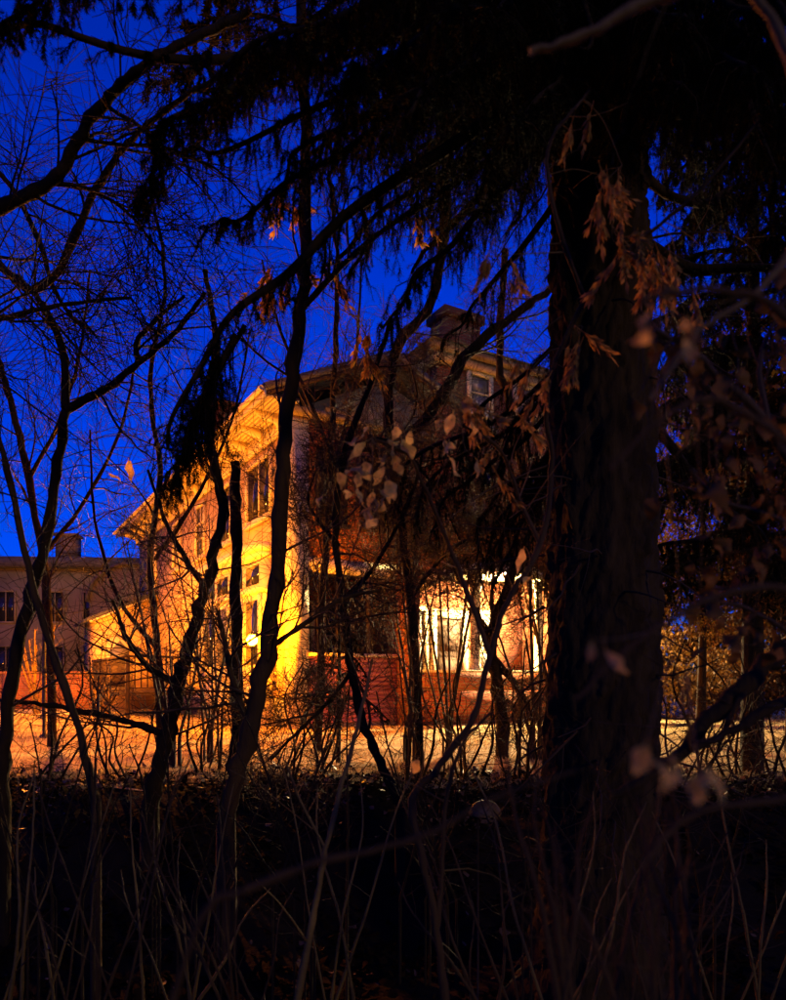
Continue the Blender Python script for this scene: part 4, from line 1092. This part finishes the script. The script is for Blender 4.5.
# blurred twigs close to the lens
PL['R'] = plant('bare_shrub', 'blurred pale twig slanting across the bottom, close to the lens', 'shrub', [
    ('stem', [(150, 1090, 0.6), (200, 920, 0.6), (245, 890, 0.6)], 8, 7),
    ('branch', [(245, 890, 0.6), (320, 862, 0.6), (420, 838, 0.6), (500, 795, 0.6), (580, 770, 0.6)], 8, 4)], 46, 'bark_brown', 'bark_brown', (2, 0.1, 0), None, rmin=0.001)
PL['S'] = plant('bare_shrub', 'blurred greenish pale branch at the top, close to the lens', 'shrub', [
    ('stem', [(840, 1080, 0.8), (850, 500, 0.8), (800, 100, 0.8), (740, -30, 0.8)], 14, 10),
    ('branch', [(740, -30, 0.8), (640, 5, 0.8), (590, 32, 0.8), (530, 52, 0.8)], 13, 7),
    ('branch', [(820, 210, 0.8), (760, 290, 0.78), (700, 330, 0.76), (650, 400, 0.75)], 9, 4)], 47, 'twig_pale', 'twig_pale', (2, 0.08, 0), None, rmin=0.001)

BL = [leaf_mesh('leaf', 0.055, 0.022, 'brown_leaf', 0.5, 0.6), leaf_mesh('leaf', 0.048, 0.019, 'brown_leaf', -0.5, 0.9), leaf_mesh('leaf', 0.06, 0.02, 'brown_leaf', 0.8, 0.3)]
PL['T'] = plant('leafy_shrub', 'blurred brown leaved shrub close to the lens at the right edge', 'shrub', [
    ('stem', [(900, 1010, 1.5), (880, 760, 1.5), (830, 560, 1.45), (770, 430, 1.4), (700, 360, 1.35), (655, 330, 1.3)], 16, 5),
    ('branch', [(830, 560, 1.45), (780, 520, 1.4), (720, 500, 1.35), (690, 470, 1.3)], 7, 3),
    ('branch', [(870, 720, 1.5), (810, 650, 1.45), (750, 610, 1.4), (700, 600, 1.35)], 7, 3),
    ('branch', [(770, 430, 1.4), (760, 360, 1.4), (790, 290, 1.4)], 6, 3)], 48, 'twig', 'twig', (5, 0.25, 1), None, rmin=0.0014)
hang('T', 'leaf', BL, [(655, 340, 1.3, 6), (680, 350, 1.32, 7), (705, 375, 1.35, 7), (735, 400, 1.37, 8), (765, 420, 1.4, 8), (690, 480, 1.3, 6), (720, 500, 1.35, 8), (760, 515, 1.38, 8), (785, 545, 1.4, 7), (705, 600, 1.35, 6), (745, 610, 1.4, 7), (780, 630, 1.42, 7), (765, 350, 1.4, 6), (785, 300, 1.4, 6), (700, 420, 1.36, 6), (740, 460, 1.38, 7), (780, 470, 1.4, 7), (740, 560, 1.38, 6)], 49, 0.62, 20, 0.001, 'twig')

PL['V'] = plant('bare_shrub', 'blurred dark brown branches crossing the spruce trunk, close to the lens at right', 'shrub', [
    ('stem', [(960, 1080, 0.7), (930, 760, 0.7), (880, 480, 0.68), (800, 330, 0.66), (720, 290, 0.64), (640, 300, 0.62)], 16, 6),
    ('branch', [(915, 660, 0.7), (840, 600, 0.68), (740, 590, 0.66), (640, 640, 0.64), (575, 700, 0.62)], 10, 4),
    ('branch', [(880, 480, 0.68), (800, 450, 0.66), (720, 400, 0.65), (660, 420, 0.63), (610, 470, 0.62)], 9, 3),
    ('branch', [(925, 740, 0.7), (850, 780, 0.68), (770, 800, 0.66), (690, 815, 0.65), (640, 870, 0.64)], 12, 5)], 50, 'bark_brown', 'bark_brown', (4, 0.09, 1), None, rmin=0.0009)

# small domed cap on a stake
cb = at(485, 815, 5.2); cb[2] = ground_z(cb[0], cb[1])
cz = at(485, 815, 5.2)[2] - cb[2]
ce = empty('garden_marker', cb, 'shiny dark domed cap on a thin stake in the undergrowth', 'garden marker')
MB().lathe([(0.112, 0.0), (0.118, 0.012), (0.108, 0.045), (0.078, 0.085), (0.035, 0.105), (0.0005, 0.11)], (0, 0, cz), 20).lathe([(0.0005, 0.001), (0.112, 0.0)], (0, 0, cz), 20).build('cap', 'cap', ce, True)
MB().tube([(-0.05, 0, -0.05), (-0.05, 0, cz)], 0.008, 6).build('stake', 'dark_wood', ce)
